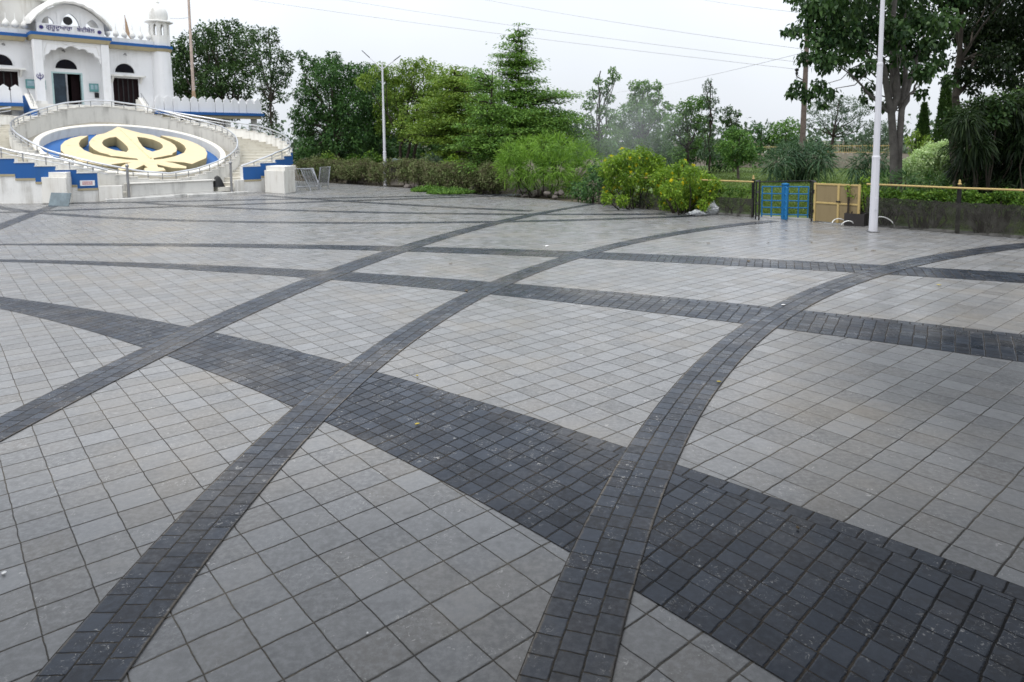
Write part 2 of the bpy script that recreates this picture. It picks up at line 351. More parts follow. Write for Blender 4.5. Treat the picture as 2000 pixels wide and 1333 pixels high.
# ------------------------------------------------------------------ temple, stairs and emblem
M['white'] = weathered('white_paint', (.82, .82, .83), (.46, .45, .43), .55, .6)
M['white_old'] = weathered('weathered_white_paint', (.80, .79, .76), (.36, .34, .30), .95, .9)
M['blue'] = weathered('blue_paint', (.018, .105, .33), (.04, .11, .22), .4, 1.)
M['beige'] = weathered('beige_paint', (.42, .36, .23), (.25, .21, .14), .5, 1.)
M['marble'] = weathered('cream_marble', (.76, .74, .69), (.38, .33, .26), .7, 1.1)
M['tread'] = weathered('cream_step_marble', (.72, .69, .61), (.36, .31, .24), .6, 1.6, streak=False)
M['greymarble'] = weathered('stained_grey_marble', (.62, .61, .58), (.22, .215, .20), .95, .9)
M['bowl'] = weathered('bowl_dirt', (.38, .35, .29), (.12, .11, .09), .9, 1.3, streak=False)
M['cream'] = weathered('cream_paint', (.70, .575, .36), (.45, .36, .19), .7, .9, streak=False); M['creams'] = weathered('olive_cream_sides', (.36, .30, .165), (.20, .16, .08), .6, 1.2); M['rim'] = weathered('cream_white_rim', (.80, .765, .68), (.48, .44, .36), .6, .9)
M['pool'] = weathered('pool_blue', (.03, .125, .36), (.07, .15, .28), .6, .8, streak=False)
M['steel'] = simple('brushed_steel', (.62, .63, .65), .28, .08, 4, .5, 1., .03)
M['darksteel'] = simple('dull_steel', (.33, .33, .34), .4, .15, 4, .5, .8, .05)
M['maroon'] = simple('maroon_door', (.012, .005, .006), .75, .3, 3, .15)
M['darkglass'] = simple('dark_glass', (.006, .006, .010), .6, .1, 2, .12, 0, .02)
M['glassdoor'] = simple('glass_door', (.022, .036, .052), .35, .4, 1.6, .3, 0, .02)
M['teal'] = simple('teal_frame', (.12, .30, .30), .5, .1); M['paleteal'] = simple('pale_teal_frame', (.42, .58, .58), .5, .1)
M['pane'] = simple('notice_glass', (.32, .45, .50), .2, .2, 5, .5, 0, .02)
M['black'] = simple('black_paint', (.012, .012, .013), .5, .2)
M['signblue'] = simple('sign_ink', (.035, .025, .16), .6, .1)
M['conc'] = simple('grey_concrete', (.24, .235, .225), .9, .25, 2.)
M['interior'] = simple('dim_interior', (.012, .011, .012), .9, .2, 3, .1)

PHI = [0, 14, 32, 57, 66, 78, 101, 123, 143, 158, 175, 181]
ZR = [1.05, 1.19, 1.55, 2.12, 2.40, 2.75, 3.34, 3.75, 4.20, 4.55, 4.75, 4.75]
def zrail(phi): return float(np.interp(abs(phi), PHI, ZR))
def cyl(phi, r, z): a = R_(phi); return L(r*math.sin(a), -r*math.cos(a), z)
RI0, RI1 = 4.75, 4.95
def rout(phi):
    if phi >= 0: return float(np.interp(phi, [20, 32, 44, 60, 150], [5.9, 6.1, 7.0, 7.55, 7.64]))
    return float(np.interp(-phi, [20, 26, 40, 60, 90, 150], [5.9, 5.95, 6.25, 6.7, 7.25, 7.64]))
def sector(mb, p0, p1, r0, r1, z0, z1, n=3):
    ph = np.linspace(p0, p1, n+1); r0f = r0 if callable(r0) else (lambda p: r0); r1f = r1 if callable(r1) else (lambda p: r1)
    loop = [(p, r0f(p)) for p in ph]+[(p, r1f(p)) for p in ph[::-1]]
    return mb.hexa([cyl(p, r, z0) for p, r in loop], [cyl(p, r, z1) for p, r in loop])

st = thing('curved_staircase', OC, 'cream marble double staircase curving up round the emblem bowl to the temple', 'staircase')
STEP0, STEP1, NS = 24, 150, 24
def hstep(phi): return max(.15, zrail(phi)-.86) if phi > 40 else float(np.interp(phi, [24, 40], [.16, .85]))
for sg in (1, -1):
    fl = MB(); e = np.linspace(STEP0, STEP1, NS+1)
    for i in range(NS):
        p0, p1 = e[i]*sg, e[i+1]*sg; z = hstep((e[i]+e[i+1])/2)
        sector(fl, p0, p1, RI1, (lambda p: rout(p)-.16), 0, z-.035); 
        sector(fl, p0-.35*sg, p1, RI1+.003, (lambda p: rout(p)-.163), z-.03, z)      # nosing
    fl.build('flight', M['tread'], st)
    wl, bl, tr, cap = MB(), MB(), MB(), MB()
    e2 = np.linspace(29.5 if sg < 0 else 32, 150, 19)
    for i in range(18):
        p0, p1 = e2[i]*sg, e2[i+1]*sg; z = max(.62, zrail((e2[i]+e2[i+1])/2)-.38)
        zb = max(0.28, z-.62); ro = lambda p: rout(p); ri = lambda p: rout(p)-.16
        sector(wl, p0, p1, ri, (lambda p: rout(p)-.004), 0, z)
        sector(bl, p0, p1, (lambda p: rout(p)-.003), (lambda p: rout(p)+.012), zb, z-.01)
        sector(tr, p0, p1, (lambda p: rout(p)-.003), (lambda p: rout(p)+.03), zb-.09, zb-.005)
        sector(cap, p0, p1, (lambda p: rout(p)-.19), (lambda p: rout(p)+.035), z+.003, z+.035)
    w = wl.build('outer_wall', M['white_old'], st); bl.build('blue_band', M['blue'], w); tr.build('beige_moulding', M['beige'], w); cap.build('coping', M['marble'], w)
    # handrail with newel post and balusters
    p_start = 32 if sg > 0 else 26
    ph = np.linspace(p_start, 150, 50)
    zz = [zrail(p) if p > p_start+14 else float(np.interp(p, [p_start, p_start+14], [1.28, zrail(p_start+14)])) for p in ph]
    hr = MB(); hr.tube([cyl(p*sg, rout(p*sg)-.08, z) for p, z in zip(ph, zz)], .042, 8); h = hr.build('outer_handrail', M['steel'], st, 60)
    mr_ = MB(); mr_.tube([cyl(p*sg, rout(p*sg)-.08, z-.17) for p, z in zip(ph, zz)], .018, 6); mr_.build('mid_rail', M['steel'], h, 60)
    for k in range(2, 49, 3):
        p = ph[k]; b = MB(); b.tube([cyl(p*sg, rout(p*sg)-.08, max(.5, zz[k]-.42)), cyl(p*sg, rout(p*sg)-.08, zz[k]-.03)], .022, 6); b.build('baluster', M['darksteel'], h, 60)
    pw = 29.3 if sg < 0 else 32; q0 = cyl(pw*sg, rout(pw*sg)-.165, 0); q1 = cyl(pw*sg, rout(pw*sg)+.05, 0); tn = (cyl((p_start-5)*sg, rout(p_start*sg), 0)-cyl(pw*sg, rout(p_start*sg), 0))
    ep = MB(); ep.hexa([q0, q1, q1+tn, q0+tn], [q+np.array([0, 0, .64]) for q in (q0, q1, q1+tn, q0+tn)]); ep.build('end_pier', M['marble'], st, bevel=.01)
    pb = cyl((p_start-7)*sg, rout(p_start*sg)-.1, 0); nw = MB()
    nw.lathe([(.055, .1), (.055, 1.36), (.03, 1.38)], pb, 12); nw.lathe([(.02, 1.36), (.06, 1.40), (.075, 1.45), (.055, 1.51), (.01, 1.53)], pb, 12)
    nw.build('newel_post', M['darksteel'], st, 50)
# small notice plate on the blue band left of the entry
def hit(px, py, sg):
    d = ray(px, py); lo = None
    for k in np.linspace(25, 45, 4000):
        q = CE+d*k-OC; r_ = math.hypot(q @ TV, q @ AV); ph_ = math.degrees(math.atan2(q @ TV, -(q @ AV)))
        if r_ <= rout(ph_)+.02: return q+OC, ph_
q, ph_ = hit(171, 358, -1); z = q[2]; b = MB(); sector(b, ph_-2.4, ph_+2.4, (lambda p: rout(p)+.014), (lambda p: rout(p)+.03), z-.11, z+.11); so_ = b.build('notice_plate', M['white'], st)
M['red'] = simple('red_print', (.45, .05, .05), .6, .1); b = MB()
for dz in (-.05, .0, .05): sector(b, ph_-1.7, ph_+1.7, (lambda p: rout(p)+.029), (lambda p: rout(p)+.032), z+dz-.012, z+dz+.012)
b.build('printed_lines', M['red'], so_)
# inner ring wall (bowl side) in steps, ring handrail
iw, icap = MB(), MB(); e = np.linspace(-180, 180, 73)
for i in range(72):
    z = zrail((e[i]+e[i+1])/2)-.33; sector(iw, e[i], e[i+1], RI0, RI1-.003, 0, z, 2); sector(icap, e[i], e[i+1], RI0-.03, RI1+.02, z+.003, z+.03, 2)
w = iw.build('ring_wall', M['greymarble'], st); icap.build('ring_coping', M['marble'], w)
ph = np.linspace(-180, 180, 121)[:-1]; rr = .5*(RI0+RI1)
hr = MB(); hr.tube([cyl(p, rr, zrail(p)) for p in ph], .042, 8, closed=True); h = hr.build('ring_handrail', M['steel'], st, 60)
mr_ = MB(); mr_.tube([cyl(p, rr, zrail(p)-.15) for p in ph], .016, 6, closed=True); mr_.build('mid_rail', M['steel'], h, 60)
for p in np.linspace(-174, 174, 52):
    b = MB(); b.tube([cyl(p, rr, zrail(p)-.32), cyl(p, rr, zrail(p)-.03)], .02, 6); b.build('baluster', M['darksteel'], h, 60)
# landing at the back and entry platform at the front
ld = MB(); sector(ld, 150, 210, RI1, 7.64, 0, 3.9, 16); ld.box(-3.6, 3.6, 7.2, 8.6, 0, 3.895, L); ld.build('landing', M['marble'], st)
pf = MB(); sector(pf, -33, 33, RI1+.003, 5.75, -.02, .14, 12); pf.build('platform', M['greymarble'], st)
fs = MB(); fs.box(-1.75, 1.75, -5.3, -4.7, .14, .66, L); fs.build('front_slab', M['greymarble'], st, bevel=.015)
fl = MB(); fl.box(-1.82, 1.82, -5.36, -4.68, .663, .70, L); fl.build('front_ledge', M['marble'], st)
for s0, s1 in ((-2.55, -1.9), (1.95, 2.7)):
    b = MB(); b.box(s0, s1, -5.35, -4.8, .143, .34, L); b.build('low_step', M['tread'], st)
for s0, s1 in ((-2.9, -.2), (.35, 3.1)):
    b = MB(); b.box(s0, s1, -6.0, -5.78, -.02, .12, L); b.build('kerb_stone', M['greymarble'], st, bevel=.02)

# emblem bowl ------------------------------------------------------
AL = .31; CA = 1/math.sqrt(1+AL*AL); EC = L(.08, -.05, 0); ZC = 2.17
NU = Vector((-AL*AV[0]*CA, -AL*AV[1]*CA, CA))
def EP(s, e, h=0.): return np.array(EC)+TV*s+AV*(e*CA)+np.array([0, 0, ZC+e*CA*AL])+np.array(NU)*h
bw = thing('emblem_bowl', EC, 'tilted round bowl with a white rim and blue floor inside the curved stairs', 'basin')
def ring(mb, r0, r1, h0, h1, n=72):
    vs = []; fs = []
    for k in range(n):
        a = 2*math.pi*k/n; c, s = math.cos(a), math.sin(a); vs += [EP(r0*s, r0*c, h0), EP(r1*s, r1*c, h0), EP(r1*s, r1*c, h1), EP(r0*s, r0*c, h1)]
    for k in range(n):
        j = (k+1) % n
        for q in range(4): fs.append((k*4+q, k*4+(q+1) % 4, j*4+(q+1) % 4, j*4+q))
    return mb.add(vs, fs)
def disc(mb, r, h0, h1, n=72):
    return mb.hexa([EP(r*math.sin(2*math.pi*k/n), r*math.cos(2*math.pi*k/n), h0) for k in range(n)], [EP(r*math.sin(2*math.pi*k/n), r*math.cos(2*math.pi*k/n), h1) for k in range(n)])
o = ring(MB(), 3.93, 4.2, -.75, .06).build('rim', M['rim'], bw, 40, bevel=.03)
disc(MB(), 3.94, -.75, -.42).build('bowl_floor', M['pool'], bw)
sl_ = MB(); n = 72; vs = []; fs = []
for k in range(n):
    p = -180+360*k/n; vs += [EP(4.19*math.sin(R_(p)), -4.19*math.cos(R_(p)), -.25), cyl(p, RI0+.01, max(.3, zrail(p)-1.15 if abs(p) > 60 else .55))]
fs = [(2*k, 2*k+1, 2*((k+1) % n)+1, 2*((k+1) % n)) for k in range(n)]; sl_.add(vs, fs).build('bowl_surround', M['bowl'], bw, 40)
half = [(0, 3.42), (.40, 2.8), (.86, 2.2), (1.24, 1.95), (1.55, 1.35), (1.78, .75), (1.85, .2), (1.8, -.35), (1.64, -.85), (1.38, -1.15), (1.3, -1.38), (1.12, -1.44), (.74, -1.66), (.34, -1.84), (.30, -2.10), (.75, -2.0),
        (1.4, -1.62), (1.95, -1.1), (2.22, -.5), (2.3, .1), (2.25, .6), (2.07, 1.15), (1.66, 1.82), (2.0, 1.72), (2.4, 1.4), (2.72, .95), (2.98, .3), (3.10, -.45), (3.0, -1.2), (2.68, -2.0), (1.78, -2.82), (1.5, -2.55), (1.0, -2.4), (.62, -2.38),
        (1.0, -2.62), (1.42, -3.2), (1.34, -3.42), (.78, -3.3), (.26, -2.72), (.2, -3.15), (.40, -3.32), (.40, -3.62), (0, -3.68)]
hole = [(.46, 1.66), (.8, 1.5), (1.12, 1.12), (1.29, .65), (1.31, .2), (1.22, -.2), (.98, -.56), (.56, -.88), (.38, -.5), (.32, 0), (.36, .8)]
cu = bpy.data.curves.new('emblem', 'CURVE'); cu.dimensions = '2D'; cu.fill_mode = 'BOTH'; cu.extrude = .225; cu.bevel_depth = .018
def spl(pts):
    s = cu.splines.new('POLY'); s.points.add(len(pts)-1); s.use_cyclic_u = True
    for q, (x, y) in zip(s.points, pts): q.co = (1.04*(x+.068*y), 1.035*y, 0, 1)
spl(half+[(-x, y) for x, y in half[-2:0:-1]]); spl(hole); spl([(-x, y) for x, y in hole])
tmp = bpy.data.objects.new('tmp', cu); COL.objects.link(tmp); dg = bpy.context.evaluated_depsgraph_get()
me = bpy.data.meshes.new_from_object(tmp.evaluated_get(dg)); bpy.data.objects.remove(tmp); me.name = 'khanda'
for v in me.vertices:
    q = EP(v.co.x, v.co.y, v.co.z-.14); v.co = Vector(q)-Vector(EC)
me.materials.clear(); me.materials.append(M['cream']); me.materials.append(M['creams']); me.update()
for p_ in me.polygons: p_.material_index = 0 if abs(p_.normal.dot(NU)) > .5 else 1  # side faces of the relief get a darker olive tone than its top
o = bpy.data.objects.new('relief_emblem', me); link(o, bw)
rd = MB()
for a, b, w0, w1, hh in (((0.1, -2.0), (.2, 3.2), .05, .04, .05),): rd.tube([EP(*a, .10), EP(*b, .10)], [.06, .03], 6)
rd.build('sword_ridge', M['cream'], bw)

# ------------------------------------------------------------------ the temple
D0 = 9.8; DP = 8.72
tp = thing('temple', L(0, D0, 0), 'white domed temple with blue cornice bands and a scalloped arch porch', 'temple')
def semi(cs, z0, r, n=20, k=1.0): return [(cs+r*math.cos(math.pi*i/n), z0+k*r*math.sin(math.pi*i/n)) for i in range(n+1)]
FN = lambda d0: (lambda u, w, e: L(u, e, w))
# main wall built round its openings
S0, S1, Z0, Z1 = -9., 5.2, 3.2, 8.30
ops = [(-4.42, -2.78, 4.7, 6.5), (-1.17, .40, 4.7, 6.62), (2.02, 3.45, 4.7, 6.45)]
fans = [(-3.55, 6.83, .56), (-.40, 6.83+.42, .0), (2.71, 6.8, .53)]
wl = MB()
xs = [S0]+[q for o_ in ops for q in o_[:2]]+[S1]
for i in range(0, len(xs), 2): wl.box(xs[i], xs[i+1], D0, D0+.3, Z0, Z1, L)
for s0, s1, z0, z1 in ops: wl.box(s0, s1, D0, D0+.3, z1, Z1, L); wl.box(s0, s1, D0, D0+.3, Z0, z0, L)
wl.box(S0, S1, D0+6, D0+6.3, 0, Z1, L); wl.box(S1-.3, S1, D0+.3, D0+6, 0, Z1, L); wl.box(S0, S1, D0+.302, D0+6, 8.0, 8.2, L)
wall = wl.build('wall', M['white'], tp)
pl = MB(); pl.box(S0, S1+.3, D0-1.2, D0-.003, 3.9, 4.69, L); pl.box(-2.5, 1.9, DP-.25, D0-1.2, 3.9, 4.69, L)
for k in range(4): pl.box(-2.3, 1.7, DP-.25-.3*(k+1), DP-.25-.3*k, 3.9, 4.69-.16*(k+1), L)
pl.build('plinth', M['marble'], tp)
# fanlights and doors
for s, z, r in ((-3.55, 6.83, .56), (-.40, 6.82, .54), (2.71, 6.8, .53)):
    f = MB(); f.prism(semi(s, z, r), D0-.02, D0+.05, FN(0)); fo = f.build('fanlight', M['darkglass'], tp)
    g_ = MB(); rim = semi(s, z, r+.05, 20); g_.tube([L(u, D0-.02, w) for u, w in rim], .035, 6); g_.build('fanlight_frame', M['white'], fo, 50)
    for a in (45, 90, 135):
        b = MB(); zz = z; b.tube([L(s, D0-.03, zz+.02), L(s+r*math.cos(R_(a)), D0-.03, zz+r*math.sin(R_(a)))], .012, 4); b.build('fanlight_bar', M['maroon'], fo)
for s0, s1, z0, z1 in (ops[0], ops[2]):
    d_ = MB(); d_.box(s0+.05, s1-.05, D0+.1, D0+.16, z0, z1-.05, L)
    do = d_.build('door', M['maroon'], tp)
    for q in np.linspace(s0+.3, s1-.3, 4): b = MB(); b.box(q-.03, q+.03, D0+.07, D0+.098, z0, z1-.06, L); b.build('door_rib', M['black'], do)
    f = MB(); f.box(s0, s0+.05, D0+.02, D0+.25, z0, z1, L); f.box(s1-.05, s1, D0+.02, D0+.25, z0, z1, L); f.box(s0+.05, s1-.05, D0+.02, D0+.25, z1-.05, z1, L); f.build('door_frame', M['maroon'], do)
    hd = MB(); hd.box(s0-.25, s1+.32, D0-.5, D0-.003, z1+.08, z1+.17, L); ho = hd.build('door_hood', M['white_old'], tp)
    for q in (s0-.05, s1+.12):
        b = MB(); b.prism([(D0-.4, z1+.077), (D0-.003, z1+.077), (D0-.003, z1-.3)], q-.05, q+.05, lambda u, w, e: L(e, u, w)); b.build('hood_bracket', M['white_old'], ho)
s0, s1, z0, z1 = ops[1]
d_ = MB(); d_.box(s0+.08, (s0+s1)/2-.02, D0+.06, D0+.1, z0, z1-.08, L); do = d_.build('glass_door', M['glassdoor'], tp)
f = MB(); q = (s0+s1)/2-.02; f.box(q-.06, q+.03, D0+.03, D0+.12, z0, z1-.08, L); f.build('door_stile', M['darksteel'], do)
b = MB(); b.tube([L(q-.02, D0-.02, z0+.8), L(q-.02, D0-.02, z0+1.1)], .02, 6); b.build('handle', M['steel'], do)
d_ = MB(); d_.box(s1-.5, s1-.08, D0+.5, D0+.55, z0, z1-.08, L); do2 = d_.build('door', M['maroon'], tp)
f = MB(); f.box(s0, s0+.08, D0-.02, D0+.25, z0, z1, L); f.box(s1-.08, s1, D0-.02, D0+.25, z0, z1, L); f.box(s0+.08, s1-.08, D0-.02, D0+.25, z1-.08, z1, L); f.build('door_frame', M['paleteal'], tp)
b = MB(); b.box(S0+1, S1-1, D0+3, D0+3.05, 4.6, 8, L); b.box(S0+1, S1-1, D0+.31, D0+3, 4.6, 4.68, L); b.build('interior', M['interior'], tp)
# cornices: side runs and porch run, with soffit mouldings
def cornice(s0, s1, d, ztop, dback):
    f = MB(); f.box(s0, s1, d, dback, ztop-.17, ztop, L); o = f.build('cornice', M['blue'], tp)
    m_ = MB(); m_.hexa([L(s0+.12, d+.14, ztop-.38), L(s1-.12, d+.14, ztop-.38), L(s1-.12, dback, ztop-.38), L(s0+.12, dback, ztop-.38)], [L(s0+.02, d+.02, ztop-.173), L(s1-.02, d+.02, ztop-.173), L(s1-.02, dback, ztop-.173), L(s0+.02, dback, ztop-.173)]); m_.build('soffit_moulding', M['beige'], o)
cornice(S0, -2.28, D0-.45, 8.58, D0+.2); cornice(1.76, 5.46, D0-.45, 8.58, D0+.2); cornice(-2.275, 1.755, DP-.2, 8.66, D0+.22)
# porch: pillars and scalloped spandrel
for s0, s1 in ((-2.15, -1.72), (1.2, 1.62)):
    b = MB(); b.box(s0, s1, DP, DP+.4, 4.69, 8.27, L); po = b.build('porch_pillar', M['white'], tp, bevel=.02)
    b = MB(); b.box(s0-.05, s1+.05, DP-.05, DP+.45, 4.692, 4.86, L); b.build('pillar_base', M['white_old'], po)
cs, hw, zs, zt = -.26, 1.46, 6.45, 7.96
def arch_pts(n=9):
    pts = []; foils = n
    bp = []
    for i in range(foils+1):
        a = math.pi*(1-i/foils); x = math.copysign(abs(math.cos(a))**.8, math.cos(a)); z = max(0., math.sin(a))**.8
        bp.append((cs+hw*.985*x, zs+.22+(zt-zs-.30)*z))
    pts.append((cs-hw, zs))
    for i in range(foils):
        (x0, w0), (x1, w1) = bp[i], bp[i+1]; mx_, mz_ = (x0+x1)/2, (w0+w1)/2; dx, dz = x1-x0, w1-w0; ln = math.hypot(dx, dz); nx, nz_ = -dz/ln, dx/ln
        for k in range(7):
            t_ = k/6; bul = .26*ln*math.sin(math.pi*t_); pts.append((x0+dx*t_+nx*bul, w0+dz*t_+nz_*bul))
    pts.append((cs+hw, zs)); return pts
AP = arch_pts(); sp_ = MB()
N = len(AP); top = 8.272
vs = []; fs = []
for e in (DP+.08, DP+.32):
    vs += [L(u, e, w) for u, w in AP]+[L(u, e, top) for u, w in AP]
for i in range(N-1):
    fs += [(i, i+1, N+i+1, N+i), (2*N+i+1, 2*N+i, 3*N+i, 3*N+i+1), (i+1, i, 2*N+i, 2*N+i+1)]
sp_.add(vs, fs).build('porch_arch', M['white'], tp)
b = MB(); b.tube([L(-1.62, DP+.07, 7.6), L(-1.5, DP+.07, 8.1), L(.98, DP+.07, 8.08), L(1.1, DP+.07, 7.6)], .02, 6); b.build('arch_moulding', M['white_old'], tp)
b = MB(); b.box(-1.72, 1.2, DP+.4, D0-.003, 8.28, 8.30, L); b.box(-2.1, -1.8, DP+.4, D0-.003, 7.9, 8.28, L); b.box(1.25, 1.55, DP+.4, D0-.003, 7.9, 8.28, L); b.build('porch_ceiling', M['white'], tp)
# parapet with onion finials
for s0, s1 in ((S0, -2.1), (1.62, 4.4)):
    b = MB(); b.box(s0, s1, D0-.22, D0-.05, 8.583, 8.86, L); po = b.build('roof_parapet', M['white_old'], tp)
    n = max(1, int(round((s1-s0)/.43))); 
    for k in range(n):
        c_ = L(s0+(k+.5)*(s1-s0)/n, D0-.13, 8.86)
        if k in (0,) and s0 > 0: pass
        b = MB(); big = s0 < 0; sc_ = 1.2 if big else 1.
        b.lathe([(.05, 0), (.07, .05), (.15*sc_, .12), (.165*sc_, .22), (.13*sc_, .33), (.07*sc_, .43), (.035, .5), (.03, .6), (.012, .82), (.002, .86)], c_, 14); b.build('onion_finial', M['white_old'], po, 60)
# porch upper storey: sign board and curved-eave screen with openings
b = MB(); b.box(-1.95, 1.38, DP-.12, DP+.1, 8.663, 9.16, L); so_ = b.build('sign_board', M['white'], tp)
def eave(u): t_ = (u-cs)/1.75; return 10.42-.93*t_*t_-.05*t_**4
scr = MB(); us = np.linspace(-1.95, 1.42, 41)
holes = [(-1.38, 9.17, .30, .36), (-.28, 9.17, .46, .62), (.82, 9.17, .34, .42)]
def hole_top(u):
    for c_, z_, w_, h_ in holes:
        if abs(u-c_) < w_:
            q = abs(u-c_)/w_; return z_+h_*(1-q**2.6)**.7*(.9+.22*(1-q)**2)
    return 9.163
vs = []; fs = []; us = sorted(set(np.round(list(np.linspace(-1.95, 1.42, 61))+[c_+sg_*w_*q for c_, z_, w_, h_ in holes for sg_ in (-1, 1) for q in (1.001, .999)], 4)))
for e in (DP+.02, DP+.2):
    for u in us: vs.append(L(u, e, hole_top(u)))
    for u in us: vs.append(L(u, e, eave(u)-.08))
N = len(us)
for i in range(N-1): fs += [(i, i+1, N+i+1, N+i), (2*N+i+1, 2*N+i, 3*N+i, 3*N+i+1), (i+1, i, 2*N+i, 2*N+i+1)]
scr.add(vs, fs).build('arched_screen', M['white'], tp)
for q in (-.84, .32):
    b = MB(); b.box(q-.09, q+.09, DP-.02, DP+.018, 9.163, 10.1-.25*abs(q-cs)/.6*.6, L); b.build('screen_pilaster', M['white'], tp)
ev = MB(); vs = []; fs = []; us = np.linspace(-2.28, 1.76, 49)
prof = [(-.38, -.06), (-.42, .05), (-.30, .22), (0., .36), (3.2, .42), (3.2, .3), (-.05, -.02)]
for u in us:
    sc_ = .02*math.sin((u-cs)*14)
    for a_, h_ in prof: vs.append(L(u, DP+a_, eave(u)+h_+(sc_ if a_ < -.2 else 0)))
n = len(prof)
for i in range(len(us)-1):
    for k in range(n): fs.append((i*n+k, i*n+(k+1) % n, (i+1)*n+(k+1) % n, (i+1)*n+k))
fs += [tuple(range(n)), tuple((len(us)-1)*n+k for k in range(n-1, -1, -1))]
ev.add(vs, fs).build('curved_eave', M['white_old'], tp, 40)
# lettering on the sign board, with the two round marks
def text(body, size, s, z, wid, mat, parent, name, d, ext=.012):
    fc = bpy.data.curves.new(name, 'FONT'); fc.body = body; fc.size = size; fc.extrude = ext; fc.align_x = 'LEFT'
    to = bpy.data.objects.new('tmp', fc); COL.objects.link(to); me = bpy.data.meshes.new_from_object(to.evaluated_get(bpy.context.evaluated_depsgraph_get())); bpy.data.objects.remove(to)
    if len(me.vertices) == 0: return None
    xs_ = [v.co.x for v in me.vertices]; x0, x1 = min(xs_), max(xs_); k = wid/(x1-x0)
    org = Vector(parent['org'])
    for v in me.vertices: v.co = Vector(L(s+(v.co.x-x0)*k, d-v.co.z, z+v.co.y))-org
    me.materials.clear(); me.materials.append(mat); o = bpy.data.objects.new(name, me); link(o, parent); o['org'] = list(org); return o
text('ਗੁਰੂਦੁਆਰਾ', .34, -1.52, 8.86, 1.28, M['signblue'], so_, 'lettering', DP-.135)
text('ਬੇਦੀਬੇਲ', .34, .0, 8.86, .90, M['signblue'], so_, 'lettering', DP-.135)
for s in (-1.74, 1.14):
    b = MB(); ra = [.105+.02*math.cos(8*a) for a in np.linspace(0, 2*math.pi, 32, endpoint=False)]
    b.prism([(s+r_*math.cos(a), 8.93+r_*math.sin(a)) for r_, a in zip(ra, np.linspace(0, 2*math.pi, 32, endpoint=False))], DP-.145, DP-.123, FN(0)); b.build('round_mark', M['signblue'], so_)
b = MB(); b.lathe([(.02, 0), (.06, .1), (.10, .2), (.23, .34), (.24, .36)], (0, 0, 0), 20)
hv = [L(-.42+x, DP+.3-z, 9.42+y) for x, y, z in b.v]; b.v = [tuple(float(q) for q in p) for p in hv]; b.build('loudspeaker_horn', M['black'], tp, 50)
# tower with kiosk
tc_ = L(4.90, D0+.12, 0); b = MB(); b.lathe([(.66, 0), (.64, 4.4), (.60, 7.3), (.575, 8.22)], tc_, 32); tw = b.build('tower', M['white'], tp, 50)
b = MB(); b.lathe([(.60, 8.22), (.70, 8.40)], tc_, 32); b.build('tower_moulding', M['beige'], tw, 50)
b = MB(); b.lathe([(.72, 8.403), (.74, 8.57)], tc_, 32); b.build('tower_band', M['blue'], tw, 30)
b = MB(); b.lathe([(.60, 8.573), (.60, 9.22)], tc_, 8, R_(22.5)); b.build('kiosk_base', M['white_old'], tw)
for k in range(8):
    a0, a1 = R_(45*k+22.5), R_(45*k+67.5); p0 = np.array([.60*math.cos(a0), .60*math.sin(a0)]); p1 = np.array([.60*math.cos(a1), .60*math.sin(a1)])
    b = MB(); c_ = tc_
    def kp(u, w, e): q = p0+(p1-p0)*u; q = q*(1-e/.6); return (c_[0]+q[0], c_[1]+q[1], w)
    b.prism([(0, 9.223), (.27, 9.223), (.27, 9.75), (.0, 9.75)], 0, .1, kp); b.prism([(.73, 9.223), (1, 9.223), (1, 9.75), (.73, 9.75)], 0, .1, kp)
    b.prism([(0, 9.75), (.27, 9.75), (.36, 9.88), (.5, 9.95), (.5, 10.05), (0, 10.05)], 0, .1, kp); b.prism([(.5, 9.95), (.64, 9.88), (.73, 9.75), (1, 9.75), (1, 10.05), (.5, 10.05)], 0, .1, kp)
    b.build('kiosk_arch', M['white_old'], tw)
b = MB(); b.lathe([(.62, 10.053), (.82, 10.05), (.84, 10.11), (.60, 10.18)], tc_, 8, R_(22.5)); b.build('kiosk_eave', M['white_old'], tw)
b = MB(); prof = [(.45, 10.183), (.53, 10.30), (.555, 10.48), (.54, 10.68), (.47, 10.88), (.36, 11.03), (.22, 11.14), (.10, 11.2), (.06, 11.28), (.10, 11.33), (.05, 11.38), (.025, 11.6), (.005, 11.95)]
vs = []; n = 48
for r_, z_ in prof:
    for k in range(n):
        a = 2*math.pi*k/n; rr_ = r_*(1-.035*(abs(math.sin(a*6)) < .25 and r_ > .2)); vs.append((tc_[0]+rr_*math.cos(a), tc_[1]+rr_*math.sin(a), z_))
b.add(vs, [(i*n+k, i*n+(k+1) % n, (i+1)*n+(k+1) % n, (i+1)*n+k) for i in range(len(prof)-1) for k in range(n)]); b.build('kiosk_dome', M['white_old'], tw, 50)
# central drum and dome rising behind the porch
dc = L(-2.6, D0+2.6, 0); b = MB(); vs = []; n = 96; prof = [(2.0, 8.3), (2.0, 10.7), (2.15, 10.75), (2.15, 11.0), (1.9, 11.05), (2.25, 11.9), (2.5, 12.9), (2.3, 14), (1.6, 15), (.5, 15.8), (.1, 16.6)]
for i, (r_, z_) in enumerate(prof):
    for k in range(n):
        a = 2*math.pi*k/n; rr_ = r_*(1+(.05*abs(math.sin(a*12)) if i > 1 else 0)); vs.append((dc[0]+rr_*math.cos(a), dc[1]+rr_*math.sin(a), z_))
b.add(vs, [(i*n+k, i*n+(k+1) % n, (i+1)*n+(k+1) % n, (i+1)*n+k) for i in range(len(prof)-1) for k in range(n)]); b.build('dome', M['marble'], tp, 40)
# a smaller dome at the left end of the roof
dc = L(-3.95, D0+1.2, 0); b = MB(); b.lathe([(.7, 8.3), (.7, 9.9), (.85, 9.95), (.85, 10.1), (.55, 10.15), (.66, 10.4), (.62, 10.75), (.4, 11.1), (.1, 11.4), (.02, 11.9)], dc, 24); b.build('corner_dome', M['white_old'], tp, 40)
